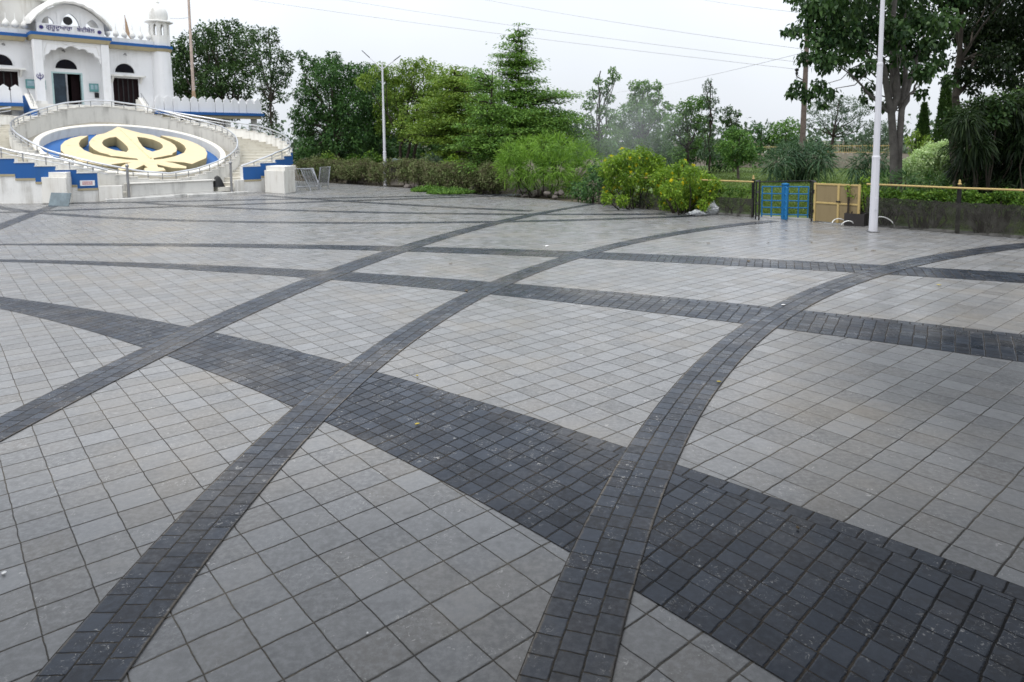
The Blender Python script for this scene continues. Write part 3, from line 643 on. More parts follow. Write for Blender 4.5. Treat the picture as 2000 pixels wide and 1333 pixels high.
# wall fittings
def board(s0, s1, z0, z1, d, halves=1):
    b = MB(); b.box(s0, s1, d-.09, d-.003, z0, z1, L); o = b.build('notice_board', M['teal'], tp)
    w_ = (s1-s0-.06*(halves+1))/halves
    for k in range(halves):
        a = s0+.06+k*(w_+.06); q = MB(); q.box(a, a+w_, d-.1, d-.093, z0+.14, z1-.07, L); q.build('pane', M['pane'], o)
board(.72, 1.2, 5.55, 6.03, D0, 2); board(-2.45, -1.95, 5.6, 6.1, D0, 1); board(-1.72, -1.5, 5.55, 6.08, D0, 1)
b = MB(); b.box(.98, 1.2, D0-.06, D0-.003, 5.2, 5.5, L); b.build('wall_plaque', M['black'], tp)
for s, z in ((-.55, 7.83), (2.72, 7.9), (-3.4, 7.95)):
    b = MB(); b.tube([L(s, D0-.003, z), L(s+.05, D0-.14, z+.05), L(s+.08, D0-.2, z-.06)], [.035, .03, .05], 8); b.build('wall_lamp', M['darksteel'], tp)
q = [(-1.98, 6.02), (-1.90, 6.02), (-1.90, 6.1)]
em = MB()
for a, bb in (((-1.94, 6.0), (-1.94, 6.42)),): em.tube([L(a[0], DP-.012, a[1]), L(bb[0], DP-.012, bb[1])], .018, 6)
em.tube([L(-1.94+.1*math.cos(t_), DP-.012, 6.2+.1*math.sin(t_)) for t_ in np.linspace(0, 2*math.pi, 18)[:-1]], .014, 5, closed=True)
for sg in (-1, 1): em.tube([L(-1.94+sg*(.04+.13*math.sin(t_)), DP-.012, 6.08+.26*(t_/2.6)) for t_ in np.linspace(0, 2.6, 9)], .016, 5)
em.build('pillar_emblem', M['signblue'], tp)

# ------------------------------------------------------------------ terraces either side of the stairs
def terrace(s0, s1, d, zb, zt, label, end_right):
    t_ = thing('terrace', L((s0+s1)/2, d, 0), label, 'terrace')
    b = MB(); b.box(s0, s1, d, D0+5, zb-.05, zb+.16, L); b.build('floor_slab', M['conc'], t_)
    b = MB(); b.box(s0-(0 if end_right else .1), s1+(.1 if end_right else 0), d-.32, d-.003, zb-.02, zb+.16, L); 
    if end_right: b.box(s1+.003, s1+.1, d, D0+5, zb-.02, zb+.16, L)
    b.build('edge_band', M['blue'], t_)
    b = MB(); b.box(s0, s1-.05, d-.2, d-.003, zb-.22, zb-.023, L); b.build('soffit_moulding', M['beige'], t_)
    n = int(round((s1-s0)/.52)); w_ = (s1-s0)/n
    for k in range(n):
        a = s0+k*w_; g_ = .035
        pr = [(a+g_*(k % 3 > 0), zb+.163), (a+w_, zb+.163), (a+w_, zb+.78), (a+w_-.06, zb+.86), (a+w_-.04, zb+.96), (a+w_-.14, zb+1.03), (a+w_/2, zb+1.13), (a+.14, zb+1.03), (a+.05, zb+.96), (a+.07, zb+.86), (a+g_*(k % 3 > 0), zb+.78)]
        b = MB(); b.prism(pr, d-.12, d, FN(0)); b.build('merlon', M['white'], t_)
    if end_right:
        n2 = 12
        for k in range(n2):
            a = d+.003+k*.52; b = MB(); b.prism([(a, zb+.163), (a+.52, zb+.163), (a+.52, zb+.8), (a+.46, zb+.96), (a+.26, zb+1.13), (a+.06, zb+.96), (a, zb+.8)], s1-.12, s1, lambda u, w, e: L(e, u, w)); b.build('merlon', M['white'], t_)
    b = MB(); b.box(s0, s1-2.0, d+1.6, d+1.8, 0, zb-.053, L); b.build('lower_wall', M['white_old'], t_)
    for q in np.linspace(s0+1, s1-.3, 4): b = MB(); b.box(q-.15, q+.15, d+.3, d+.6, 0, zb-.053, L); b.build('pillar', M['white_old'], t_)
    return t_
terrace(3.55, 10.25, 7.5, 4.22, 5.35, 'crenellated white terrace beside the tower, right of the curved stairs', True)
terrace(-11., -3.1, 7.4, 4.47, 5.4, 'crenellated white terrace cut by the left photo edge, before the dark door', False)
# cheek walls and little rails of the upper steps
for sg, s in ((1, 3.0), (-1, -2.72)):
    t_ = thing('cheek_wall', L(s, 7.4, 3.9), 'sloping cheek wall with thin rail %s' % ('between scalloped porch and right terrace' if sg > 0 else 'with blue flank between left terrace and porch'), 'wall')
    b = MB(); b.prism([(6.7, 3.9), (8.55, 3.9), (8.55, 5.1), (8.0, 5.1), (6.7, 4.3)], s-.14, s+.14, lambda u, w, e: L(e, u, w)); b.build('wall_body', M['marble'] if sg > 0 else M['blue'], t_)
    b = MB(); b.hexa([L(s-.17, 6.66, 4.303), L(s+.17, 6.66, 4.303), L(s+.17, 8.0, 5.133), L(s-.17, 8.0, 5.133)], [L(s-.17, 6.66, 4.36), L(s+.17, 6.66, 4.36), L(s+.17, 8.0, 5.19), L(s-.17, 8.0, 5.19)]); b.build('coping', M['marble'], t_)
    b = MB(); b.tube([L(s, 6.75, 4.70), L(s, 8.0, 5.45)], .022, 6)
    for k in range(5): b.tube([L(s, 6.8+.28*k, 4.36+.17*k), L(s, 6.8+.28*k, 4.72+.17*k)], .013, 5)
    b.build('rail', M['darksteel'], t_, 50)

# ------------------------------------------------------------------ pedestals and things at the foot of the stairs
def pedestal(corners, h, label, cap=True):
    p = [G(*c) for c in corners]; p4 = p[0]+p[2]-p[1]; ba = [p[0], p[1], p[2], p4]; ct = sum(ba)/4
    t_ = thing('marble_pedestal', ct, label, 'pedestal', 'marble pedestals at the foot of the stairs')
    b = MB(); b.hexa([q for q in ba], [q+np.array([0, 0, h]) for q in ba]); b.build('body', M['marble'], t_, bevel=.012)
    s_ = [ct+(q-ct)*.98+(p[2]-p[1])*.12 for q in ba]; b = MB(); b.hexa([q+np.array([0, 0, h+.003]) for q in s_], [q+np.array([0, 0, h+.2]) for q in s_]); b.build('upper_block', M['marble'], t_, bevel=.01)
    return t_
pedestal(((77, 397), (132, 399.5), (151, 393)), 1.06, 'marble pedestal with a grey slab leaning on it, left of the bowl')
pedestal(((518, 376.5), (556, 379.5), (577.5, 375.5)), 1.07, 'marble pedestal with steel barricades beside it, right of the stairs')
M['slate'] = simple('grey_slab_stone', (.17, .215, .235), .5, .3, 2.5)
p0, p1 = G(94, 402), G(133, 403.5); n_ = np.array([.10, .26, 0]); t_ = tag(MB().hexa([p0, p1, p1+n_*.14, p0+n_*.14], [p0+n_*.55+np.array([0, 0, .5]), p1+n_*.55+np.array([0, 0, .5]), p1+n_*.66+np.array([0, 0, .5]), p0+n_*.66+np.array([0, 0, .5])]).build('stone_slab', M['slate'], None, bevel=.008), 'blue-grey stone slab leaning on the left marble pedestal', 'stone slab')
# black cloth slumped at the end of the front slab
b = MB(); c0 = L(2.02, -5.12, .345); prof = [(.30, 0), (.27, .12), (.2, .3), (.13, .45), (.05, .52), (.01, .53)]; vs = []; n = 14
for r_, z_ in prof:
    for k in range(n): a = 2*math.pi*k/n; q = r_*(1+.25*math.sin(3*a+z_*5)+.12*math.sin(7*a)); vs.append((c0[0]+q*.9*math.cos(a), c0[1]+q*.7*math.sin(a), c0[2]+z_))
b.add(vs, [(i*n+k, i*n+(k+1) % n, (i+1)*n+(k+1) % n, (i+1)*n+k) for i in range(len(prof)-1) for k in range(n)]+[tuple(range(n))]); tag(b.build('cloth_bundle', M['black'], None, 60), 'black cloth bundle slumped beside the grey front slab of the bowl', 'cloth')
# three steel barricades leaning at the right pedestal
M['galv'] = simple('galvanised_tube', (.42, .43, .45), .35, .15, 4, .5, .9, .05)
def barricade(a, b_, lean, label):
    a = np.array(a); b_ = np.array(b_); t_ = thing('steel_barricade', a, label, 'barricade', 'steel barricades leaning by the stairs')
    ex = (b_-a); w_ = np.linalg.norm(ex); ex /= w_; up = np.array(lean); H_ = 1.15
    q = lambda u, h: a+ex*u+up*h
    f = MB(); f.tube([q(0, 0), q(0, H_), q(w_, H_), q(w_, 0)], .03, 8); f.tube([q(0, .2), q(w_, .2)], .02, 6); f.build('frame', M['galv'], t_, 50)
    for k in range(1, 9): g_ = MB(); g_.tube([q(w_*k/9, .2), q(w_*k/9, H_)], .012, 5); g_.build('bar', M['galv'], t_)
B0 = G(581, 372.5)
barricade(B0, B0+np.array([1.0, .5, 0]), (-.32, .12, .93), 'steel barricade against the right pedestal, tilted over most')
barricade(B0+np.array([.75, -.25, 0]), B0+np.array([.95, .9, 0]), (-.42, .05, .9), 'steel barricade between two others beside the pedestal, tilted left')
barricade(B0+np.array([.95, .25, 0]), B0+np.array([1.15, 1.35, 0]), (.12, .1, .98), 'steel barricade farthest from the pedestal, standing nearly upright')

# ------------------------------------------------------------------ flag mast, roof flag, antenna
M['mast'] = simple('rusty_cream_mast', (.50, .40, .34), .7, .2, 3.)
M['saffron'] = simple('faded_saffron_cloth', (.42, .29, .19), .85, .15, 3.)
mb_ = at(378.5, 190, 48.); t_ = thing('flag_mast', (mb_[0], mb_[1], 0), 'tall pinkish flag mast standing behind the right terrace', 'flag mast')
b = MB(); b.lathe([(.11, 0), (.10, 6), (.075, 15), (.06, 17)], (mb_[0], mb_[1], 0), 10); b.build('pole', M['mast'], t_, 50)
b = MB(); b.lathe([(.10, 5.2), (.15, 5.4), (.12, 5.8), (.10, 6.0)], (mb_[0], mb_[1], 0), 10); b.build('cloth_wrap', M['saffron'], t_, 50)
fp = L(3.0, D0+.3, 8.2); t_ = thing('roof_flag', fp, 'small faded orange pennant on a roof pole between onion finials', 'flag')
b = MB(); b.tube([fp, fp+np.array([0, 0, 2.15])], .025, 6); b.build('pole', M['mast'], t_)
b = MB(); q0 = fp+np.array([0, 0, 2.1]); pr = [(0, 0), (.03, -1.05), (.22, -1.35), (.33, -1.5), (.2, -.9), (.1, -.35)]
b.prism(pr, -.012, .012, lambda u, w, e: q0+TV*u+np.array([0, 0, w])+AV*e); b.build('pennant', M['saffron'], t_)
fp = L(1.66, D0+.2, 8.2); t_ = thing('roof_antenna', fp, 'thin roof antenna at the right end of the curved eave', 'antenna')
b = MB(); b.tube([fp, fp+np.array([0, 0, 1.9])], .02, 6); b.build('mast', M['darksteel'], t_)
b = MB()
for z_, w_ in ((1.2, .16), (1.5, .13), (1.75, .1)): b.tube([fp+TV*-w_+np.array([0, 0, z_]), fp+TV*w_+np.array([0, 0, z_])], .016, 5)
b.build('cross_bars', M['darksteel'], t_)
# ------------------------------------------------------------------ planting
def leaves(name, P, D, Lg, Wd, mat, parent, shape='diamond', up=.35, droop=0., fold=.25):
    """one mesh of many small leaf faces; P points, D growing directions"""
    n = len(P); P = np.asarray(P, float); D = np.asarray(D, float); D /= np.linalg.norm(D, axis=1)[:, None]+1e-9
    Lg = np.broadcast_to(Lg, n)*(.7+.6*RNG.random(n)); Wd = np.broadcast_to(Wd, n)*(.75+.5*RNG.random(n))
    rnv = RNG.normal(size=(n, 3)); rnv[:, 2] = np.abs(rnv[:, 2])*.6+up*2
    S = np.cross(D, rnv); S /= np.linalg.norm(S, axis=1)[:, None]+1e-9; Nn = np.cross(S, D)
    l = Lg[:, None]; w = Wd[:, None]; dz = np.array([0, 0, -1.])*l*droop
    if shape == 'diamond':
        V = np.stack([P, P+D*l*.5+S*w*.5+Nn*w*fold*.3, P+D*l+dz, P+D*l*.5-S*w*.5+Nn*w*fold*.3], 1); k = 4; F_ = [[0, 1, 2, 3]]
    elif shape == 'heart':
        V = np.stack([P, P+D*l*.22+S*w*.5+Nn*w*fold*.3, P+D*l*.55+S*w*.42+Nn*w*fold*.3+dz*.3, P+D*l+dz, P+D*l*.55-S*w*.42+Nn*w*fold*.3+dz*.3, P+D*l*.22-S*w*.5+Nn*w*fold*.3], 1); k = 6; F_ = [[0, 1, 2, 3], [0, 3, 4, 5]]
    else:   # blade: three joints, arching
        V = np.stack([P-S*w*.3, P+S*w*.3, P+D*l*.4+S*w*.5+dz*.12, P+D*l*.4-S*w*.5+dz*.12, P+D*l*.75+S*w*.38+dz*.5, P+D*l*.75-S*w*.38+dz*.5, P+D*l+dz, P+D*l+dz-S*w*.02], 1); k = 8; F_ = [[0, 1, 2, 3], [3, 2, 4, 5], [5, 4, 6, 7]]
    org = np.array(parent.location) if parent is not None else np.zeros(3)
    V = (V-org).reshape(-1, 3); nf = len(F_)
    idx = (np.arange(n)[:, None, None]*k+np.array(F_)[None]).reshape(-1)
    me = bpy.data.meshes.new(name); me.vertices.add(len(V)); me.vertices.foreach_set('co', V.ravel().astype(np.float32))
    me.loops.add(len(idx)); me.loops.foreach_set('vertex_index', idx.astype(np.int32))
    me.polygons.add(n*nf); me.polygons.foreach_set('loop_start', np.arange(0, n*nf*4, 4, dtype=np.int32)); me.polygons.foreach_set('loop_total', np.full(n*nf, 4, np.int32))
    me.update(calc_edges=True); me.materials.append(mat); o = bpy.data.objects.new(name, me); link(o, parent); return o

def blob(c, r, n, flat=1., shell=.55):
    """points and outward directions in a ragged ball"""
    v = RNG.normal(size=(n, 3)); v /= np.linalg.norm(v, axis=1)[:, None]
    rad = r*(shell+(1-shell)*RNG.random(n)**.6)*(1+.28*np.sin(v[:, 0]*5+c[0])*np.sin(v[:, 1]*4+c[1]*2))
    rad *= np.where(RNG.random(n) < .1, 1.18, 1.); p = v*rad[:, None]; p[:, 2] *= flat; return np.asarray(c)+p, v

BARK = simple('grey_brown_bark', (.085, .072, .06), .9, .35, 4., .2, 0, .5)
BARKD = simple('dark_bark', (.045, .037, .03), .9, .35, 4., .2, 0, .5)
BARKL = simple('pale_grey_bark', (.125, .115, .105), .9, .3, 4., .2, 0, .6)
LF = {
 'dark': leaf_mat('dark_leaf', (0.026, 0.059, 0.026), (0.064, 0.124, 0.037), (0.106, 0.184, 0.054), .2),
 'mid': leaf_mat('mid_leaf', (0.050, 0.122, 0.034), (0.123, 0.248, 0.053), (0.198, 0.347, 0.075), .25),
 'deep': leaf_mat('deep_leaf', (0.028, 0.078, 0.028), (0.064, 0.145, 0.038), (0.111, 0.223, 0.053), .2),
 'yellow': leaf_mat('yellowish_leaf', (0.076, 0.157, 0.028), (0.189, 0.295, 0.047), (0.303, 0.405, 0.072), .28),
 'tier': leaf_mat('tiered_leaf', (0.058, 0.138, 0.032), (0.152, 0.290, 0.058), (0.247, 0.400, 0.080), .3),
 'grey': leaf_mat('greyish_leaf', (0.056, 0.094, 0.062), (0.112, 0.169, 0.112), (0.163, 0.225, 0.138), .25),  # on the far trees this grey is haze put into the leaf colour
 'feather': leaf_mat('feathery_leaf', (0.092, 0.201, 0.030), (0.187, 0.344, 0.046), (0.272, 0.444, 0.071), .3),
 'big': leaf_mat('broad_leaf', (0.022, 0.054, 0.022), (0.051, 0.107, 0.033), (0.110, 0.193, 0.059), .3, .38),
 'bamboo': leaf_mat('bamboo_leaf', (0.008, 0.019, 0.008), (0.017, 0.037, 0.011), (0.038, 0.065, 0.015), .2),
 'pale': leaf_mat('variegated_leaf', (0.323, 0.459, 0.216), (0.593, 0.754, 0.405), (0.917, 1.024, 0.646), .25),
 'fence': leaf_mat('creeper_leaf', (0.042, 0.105, 0.017), (0.105, 0.209, 0.028), (0.195, 0.306, 0.042), .25),
 'lime': leaf_mat('lime_leaf', (0.097, 0.193, 0.025), (0.210, 0.350, 0.038), (0.368, 0.507, 0.062), .3),
 'dry': leaf_mat('dry_hedge_leaf', (0.150, 0.122, 0.081), (0.150, 0.188, 0.075), (0.175, 0.250, 0.081), .15, .8, 2.2),
 'palm': leaf_mat('palm_leaf', (0.027, 0.068, 0.035), (0.061, 0.121, 0.057), (0.108, 0.182, 0.081), .2),
 'cyp': leaf_mat('cypress_leaf', (0.022, 0.055, 0.018), (0.050, 0.094, 0.024), (0.077, 0.132, 0.033), .15),
 'flower': leaf_mat('yellow_petal', (.66, .55, .02), (.74, .64, .03), (.80, .72, .06), .3),
 'wflower': leaf_mat('white_petal', (.7, .7, .64), (.75, .75, .7), (.8, .8, .76), .3),
}
def limb(mb, a, b, r0, r1, wob=.08, n=6):
    a = np.array(a, float); b = np.array(b, float); ln = np.linalg.norm(b-a); pts = [a+(b-a)*k/n+(RNG.normal(size=3)*ln*wob*.5 if 0 < k < n else 0) for k in range(n+1)]
    mb.tube(pts, [r0+(r1-r0)*k/n for k in range(n+1)], 7)
def tree(name, label, Y, trunk, clumps, leaf, bark=BARK, size=.22, dens=1., tr=.14, depth=.8, flat=.85, group=None, cat='tree', shape='diamond', asp=.55, droop=.15, fork=.35, stems=1, zbase=0., shell=.5, maxr=9e9):
    """clumps: (x, y, r) as measured on the photo, set round the trunk at the tree's distance Y with real depth"""
    k = Y/FOC; base = at(trunk[0], trunk[1], Y); base = np.array([base[0], base[1], zbase]); size *= .82; t_ = thing(name, base, label, cat, group)
    xs = [c[0] for c in clumps]; half = (max(xs)-min(xs))/2*k
    P = []; D = []; cs = []
    for x, y, r in clumps:
        yy = Y+(RNG.random()-.5)*2*depth*min(half, maxr)*(1-.3*abs((x-sum(xs)/len(xs))*k/(half+.01)))
        c = at(x, y, yy); rr = r*yy/FOC; cs.append((c, rr))
        n = int(dens*46*(rr/size)**2)+8
        p, d = blob(c, rr*1.08, n, flat, shell); P.append(p); D.append(d*.7+RNG.normal(size=d.shape)*.6+np.array([0, 0, -.15-droop]))
    P = np.concatenate(P); D = np.concatenate(D)
    leaves('crown', P, D, size, size*asp, leaf, t_, shape, .4, droop)
    mb = MB(); top = max(c[0][2] for c in cs); ctr = sum(c[0] for c in cs)/len(cs)
    for s in range(stems):
        b0 = base+np.array([(s-(stems-1)/2)*tr*2.5, RNG.normal()*tr, 0]); fk = np.array([base[0]+(ctr[0]-base[0])*.5+(s-(stems-1)/2)*.5, base[1]+(ctr[1]-base[1])*.4, base[2]+(top-base[2])*fork])
        limb(mb, b0, fk, tr, tr*.72, .03)
        for i, (c, rr) in enumerate(cs):
            if i % stems != s: continue
            if len(cs) > 26 and i % 2: continue
            limb(mb, fk, c-np.array([0, 0, rr*.3]), tr*.42, .02, .10, 5)
        if s == 0: limb(mb, fk, np.array([ctr[0], ctr[1], top]), tr*.7, .03, .03)
    mb.build('trunk', bark, t_, 60); return t_

def tiers(name, label, Y, trunk, levels, leaf, size=.145, dens=1., tr=.13, group=None):
    """flat layered crown: levels (y, x_left, x_right)"""
    k = Y/FOC; base = at(trunk[0], 320, Y); base[2] = 0; t_ = thing(name, base, label, 'tree', group); P = []; D = []; mb = MB()
    ztop = at(trunk[0], levels[0][0]-12, Y)[2]; limb(mb, base, np.array([base[0]+.1, base[1], ztop]), tr, .02, .012, 8)
    for y, xl, xr in levels:
        hub = at(trunk[0], y, Y); zc = hub[2]; R = (xr-xl)/2*k; cx = at((xl+xr)/2, y, Y)[0]; off = cx-hub[0]
        nb = max(5, int(5+R*2.2)); a0 = RNG.random()*6.28
        for b in range(nb):
            a = a0+6.283*b/nb+RNG.normal()*.15; ln = R*(.55+.62*RNG.random()); lift = RNG.normal()*.22; tip = np.array([hub[0]+off*1.0+math.cos(a)*ln, Y+math.sin(a)*ln*.9, zc+.05*R-.10*ln+lift]); hb = np.array([base[0]+RNG.normal()*.05, base[1], zc-.10*R+lift*.7-.12*RNG.random()])
            limb(mb, hb, tip, .035+.01*R, .012, .05, 4)
            m_ = max(3, int(ln/(.42))); 
            for q in range(m_):
                f = (q+.6)/m_; c = hb+(tip-hb)*f+np.array([RNG.normal()*.22, RNG.normal()*.26, .10+RNG.normal()*.11]); rr = min(.62, .16+.30*R)*(.55+.5*f)*(.8+.4*RNG.random())
                n = int(dens*46*(rr/.4)**2*(.17/size)**2*(.6+.8*RNG.random()))+4; v = RNG.normal(size=(n, 3))*np.array([.66, .66, .13])*rr; P.append(c+v); d = v/rr+RNG.normal(size=v.shape)*.5; d[:, 2] = d[:, 2]*.5-.12; D.append(d)
    leaves('crown', np.concatenate(P), np.concatenate(D), size, size*.5, leaf, t_, 'diamond', .9, .15); mb.build('trunk', BARKD, t_, 60); return t_

# --- big trees behind the temple and along the boundary
tree('dark_tree', 'broad dark green tree rising behind the white tower and terrace', 57, (455, 270), [(345, 108, 22), (368, 90, 26), (400, 72, 24), (428, 60, 20), (455, 55, 16), (480, 72, 20), (352, 150, 28), (390, 120, 36), (430, 105, 36), (465, 110, 28), (380, 165, 30), (420, 155, 32), (455, 150, 28), (488, 130, 22), (350, 185, 20), (400, 190, 22), (440, 188, 20), (475, 180, 18), (360, 215, 20), (410, 215, 20), (450, 215, 20), (330, 130, 20), (335, 175, 18)], LF['dark'], size=.30, dens=.85, tr=.3, depth=.7)
tree('dark_tree', 'loose dark tree with a bare thin stem at the end of the white terrace', 53, (533, 300), [(505, 68, 16), (530, 75, 14), (508, 100, 18), (538, 108, 18), (562, 112, 12), (558, 135, 14), (520, 140, 20), (548, 155, 18), (505, 165, 15), (530, 180, 17), (553, 190, 10), (512, 205, 13), (528, 228, 13), (515, 245, 10), (540, 250, 9), (535, 60, 7), (480, 80, 12)], LF['dark'], size=.24, dens=.72, tr=.10, depth=.7, fork=.5)
tree('bushy_tree', 'dense dark bushy tree left of the grey double-arm lamp post', 47, (660, 330), [(588, 108, 9), (600, 124, 15), (625, 127, 16), (650, 112, 13), (640, 145, 28), (612, 162, 26), (592, 185, 18), (672, 152, 30), (700, 145, 22), (724, 142, 18), (600, 218, 26), (640, 205, 36), (690, 208, 38), (734, 195, 32), (592, 250, 20), (622, 258, 32), (665, 265, 36), (712, 262, 34), (742, 245, 22), (600, 288, 18), (650, 292, 24), (700, 292, 24), (740, 285, 18), (575, 225, 10), (655, 125, 12)], LF['deep'], size=.22, dens=.95, tr=.22, depth=.75)
tree('yellowish_tree', 'yellow-green spreading tree with dark stems just right of the grey lamp post', 44, (785, 330), [(742, 138, 16), (768, 146, 20), (798, 132, 18), (826, 128, 15), (850, 140, 18), (880, 148, 16), (905, 150, 10), (780, 175, 28), (826, 168, 32), (868, 180, 26), (900, 178, 18), (760, 210, 28), (806, 212, 34), (850, 218, 30), (790, 250, 22), (830, 255, 26), (870, 248, 22), (750, 250, 16), (715, 160, 16)], LF['yellow'], size=.21, dens=.9, tr=.12, depth=.7, stems=3, bark=BARKD)
tree('backing_tree', 'dark leafy tree filling the gap behind the grey lamp post', 53, (735, 320), [(x, y, 24) for x, y in ((690, 175), (720, 165), (750, 170), (780, 175), (700, 215), (735, 210), (770, 215), (690, 250), (730, 255), (770, 255), (800, 240), (710, 285), (750, 285), (790, 280))], LF['deep'], size=.24, dens=.9, tr=.16, depth=.5)
tree('backing_tree', 'mid green leafy tree filling the gap behind the two layered trees', 50, (900, 320), [(x, y, 24) for x, y in ((840, 190), (870, 180), (905, 165), (930, 160), (955, 190), (860, 225), (900, 215), (940, 220), (980, 225), (850, 260), (890, 260), (930, 260), (975, 260), (1010, 255), (870, 290), (920, 290), (970, 290))], LF['mid'], size=.23, dens=.9, tr=.16, depth=.5)
tree('backing_tree', 'leafy tree low behind the right side of the pagoda-like tree', 48, (1080, 320), [(x, y, 22) for x, y in ((1050, 225), (1085, 230), (1115, 240), (1060, 260), (1100, 265), (1135, 270), (1050, 290), (1090, 292), (1130, 292))], LF['deep'], size=.23, dens=.9, tr=.16, depth=.5)
tiers('layered_tree', 'tallest tree, tiered like a pagoda with flat fresh green layers', 35.5, (1012, 330), [(72, 1000, 1022), (86, 990, 1030), (104, 975, 1042), (122, 965, 1050), (140, 968, 1045), (158, 960, 1062), (178, 968, 1085), (196, 962, 1112), (214, 950, 1130), (232, 945, 1142), (250, 960, 1140), (266, 975, 1150), (284, 990, 1120)], LF['tier'], dens=1.0)
tiers('layered_tree', 'smaller layered tree with yellowish top left of the pagoda-like tree', 38.5, (890, 330), [(142, 878, 905), (158, 858, 922), (176, 838, 935), (198, 815, 950), (222, 800, 955), (244, 795, 960), (266, 820, 975), (288, 850, 985)], LF['yellow'], dens=.95)
tiers('layered_tree', 'low layered tree in front of the pagoda-like one, its bright branches reaching left', 32.5, (960, 330), [(150, 925, 950), (172, 915, 965), (205, 905, 985), (240, 900, 1000), (270, 895, 1010), (292, 890, 1015), (310, 905, 1005)], LF['tier'], dens=.95)
tree('slender_tree', 'slender loose tree with a leaning top between pagoda-like tree and smoke', 40, (1160, 330), [(1196, 138, 7), (1203, 150, 8), (1190, 160, 8), (1168, 158, 7), (1180, 176, 9), (1158, 184, 10), (1190, 192, 9), (1150, 206, 11), (1175, 216, 11), (1196, 222, 10), (1146, 236, 13), (1165, 256, 14), (1190, 250, 12), (1150, 280, 14), (1180, 285, 16), (1130, 300, 12)], LF['mid'], size=.17, dens=1.01, tr=.08, depth=.5, bark=BARKD)
tree('hazy_tree', 'grey-green tree veiled by drifting smoke', 50, (1252, 320), [(1238, 168, 9), (1258, 170, 13), (1283, 168, 9), (1277, 193, 14), (1245, 195, 16), (1226, 215, 14), (1260, 220, 22), (1290, 226, 12), (1232, 248, 22), (1268, 255, 25), (1215, 270, 18), (1250, 288, 22), (1290, 285, 15), (1204, 240, 14), (1300, 205, 6)], LF['mid'], size=.21, dens=1.30, tr=.14, depth=.7)
tree('round_tree', 'round-topped mid green tree right of the smoke, beside a thin spire tree', 46, (1345, 320), [(1335, 212, 14), (1356, 203, 15), (1376, 200, 12), (1312, 236, 15), (1345, 236, 20), (1370, 242, 18), (1328, 268, 16), (1350, 284, 16), (1380, 278, 14), (1305, 262, 11), (1322, 300, 14), (1308, 210, 6)], LF['mid'], size=.2, dens=1.23, tr=.12, depth=.7, bark=BARKD)
tree('spire_tree', 'thin see-through spire tree standing above its round neighbour', 43, (1386, 330), [(1384, 158, 5), (1380, 170, 8), (1391, 178, 6), (1376, 190, 6), (1398, 196, 6), (1384, 206, 8), (1402, 216, 6), (1388, 230, 9), (1376, 250, 9), (1394, 256, 10), (1384, 280, 11), (1396, 298, 11), (1372, 300, 10)], LF['grey'], size=.16, dens=.65, tr=.07, depth=.4, bark=BARKD, fork=.7)
tree('crested_tree', 'small dark tree with a crooked crest behind a bushy light green tree', 52, (1432, 320), [(1424, 216, 8), (1440, 222, 6), (1414, 232, 8), (1430, 240, 10), (1444, 252, 7), (1424, 262, 10), (1412, 285, 10)], LF['dark'], size=.24, dens=1.30, tr=.09, depth=.5)
tree('bushy_tree', 'low bright bushy tree at the lawn edge, left of the far grey rubble wall', 41, (1440, 335), [(1430, 262, 14), (1446, 272, 18), (1420, 288, 17), (1457, 294, 15), (1436, 310, 18), (1466, 305, 10)], LF['mid'], size=.18, dens=1.45, tr=.09, depth=.8)
tree('far_tree', 'small far dark tree above the grey rubble wall', 66, (1482, 300), [(1482, 250, 9), (1474, 264, 11), (1495, 268, 11), (1484, 282, 12), (1506, 275, 8)], LF['deep'], size=.3, dens=.9, tr=.12, depth=.7)
tree('far_tree', 'far round tree left of the leaning wooden pole', 66, (1538, 300), [(1520, 252, 13), (1542, 243, 13), (1556, 262, 14), (1512, 272, 12), (1536, 276, 15)], LF['mid'], size=.3, dens=1., tr=.14, depth=.8)
tree('thorn_tree', 'airy pale thorn tree with dark forked limbs behind the flowering shrub', 60, (1616, 300), [(1590, 212, 14), (1620, 198, 17), (1655, 204, 17), (1684, 214, 15), (1640, 224, 15), (1608, 234, 13), (1668, 240, 15), (1700, 246, 12), (1580, 240, 11), (1645, 255, 12)], LF['grey'], size=.22, dens=.75, tr=.16, depth=.8, asp=.4, fork=.45, bark=BARKD)
tree('thorn_tree', 'airy pale thorn tree glimpsed behind the white lamp post', 58, (1715, 300), [(1690, 265, 12), (1715, 250, 14), (1738, 245, 12), (1726, 270, 14), (1700, 282, 12), (1745, 268, 10)], LF['grey'], size=.22, dens=.8, tr=.12, depth=.8, asp=.4, bark=BARKD)
# --- the big broad-leaved tree at the right and its darker neighbours
def crown(t_, Y, clumps, leaf, size, dens, shape, asp, droop, depth, flat=.85, shell=.35):
    P = []; D = []; cs = []
    for x, y, r in clumps:
        yy = Y+(RNG.random()-.5)*2*depth; c = at(x, y, yy); rr = r*yy/FOC*1.22; n = int(dens*46*(rr/size)**2)+8
        p, d = blob(c, rr*1.08, n, flat, shell); P.append(p); D.append(d*.55+RNG.normal(size=d.shape)*.55+np.array([0, 0, -.3-droop])); cs.append((c, rr))
    leaves('crown', np.concatenate(P), np.concatenate(D), size, size*asp, leaf, t_, shape, .35, droop); return cs
YB = 20.5; base = at(1748, 392, YB); base[2] = 0
t_ = thing('broad_leaved_tree', base, 'large broad-leaved tree on a pale grooved double trunk behind the yellow-railed fence', 'tree')
XT = [(rnd.uniform(1600, 1840), rnd.uniform(-5, 150), 13+rnd.random()*6) for _ in range(26)]
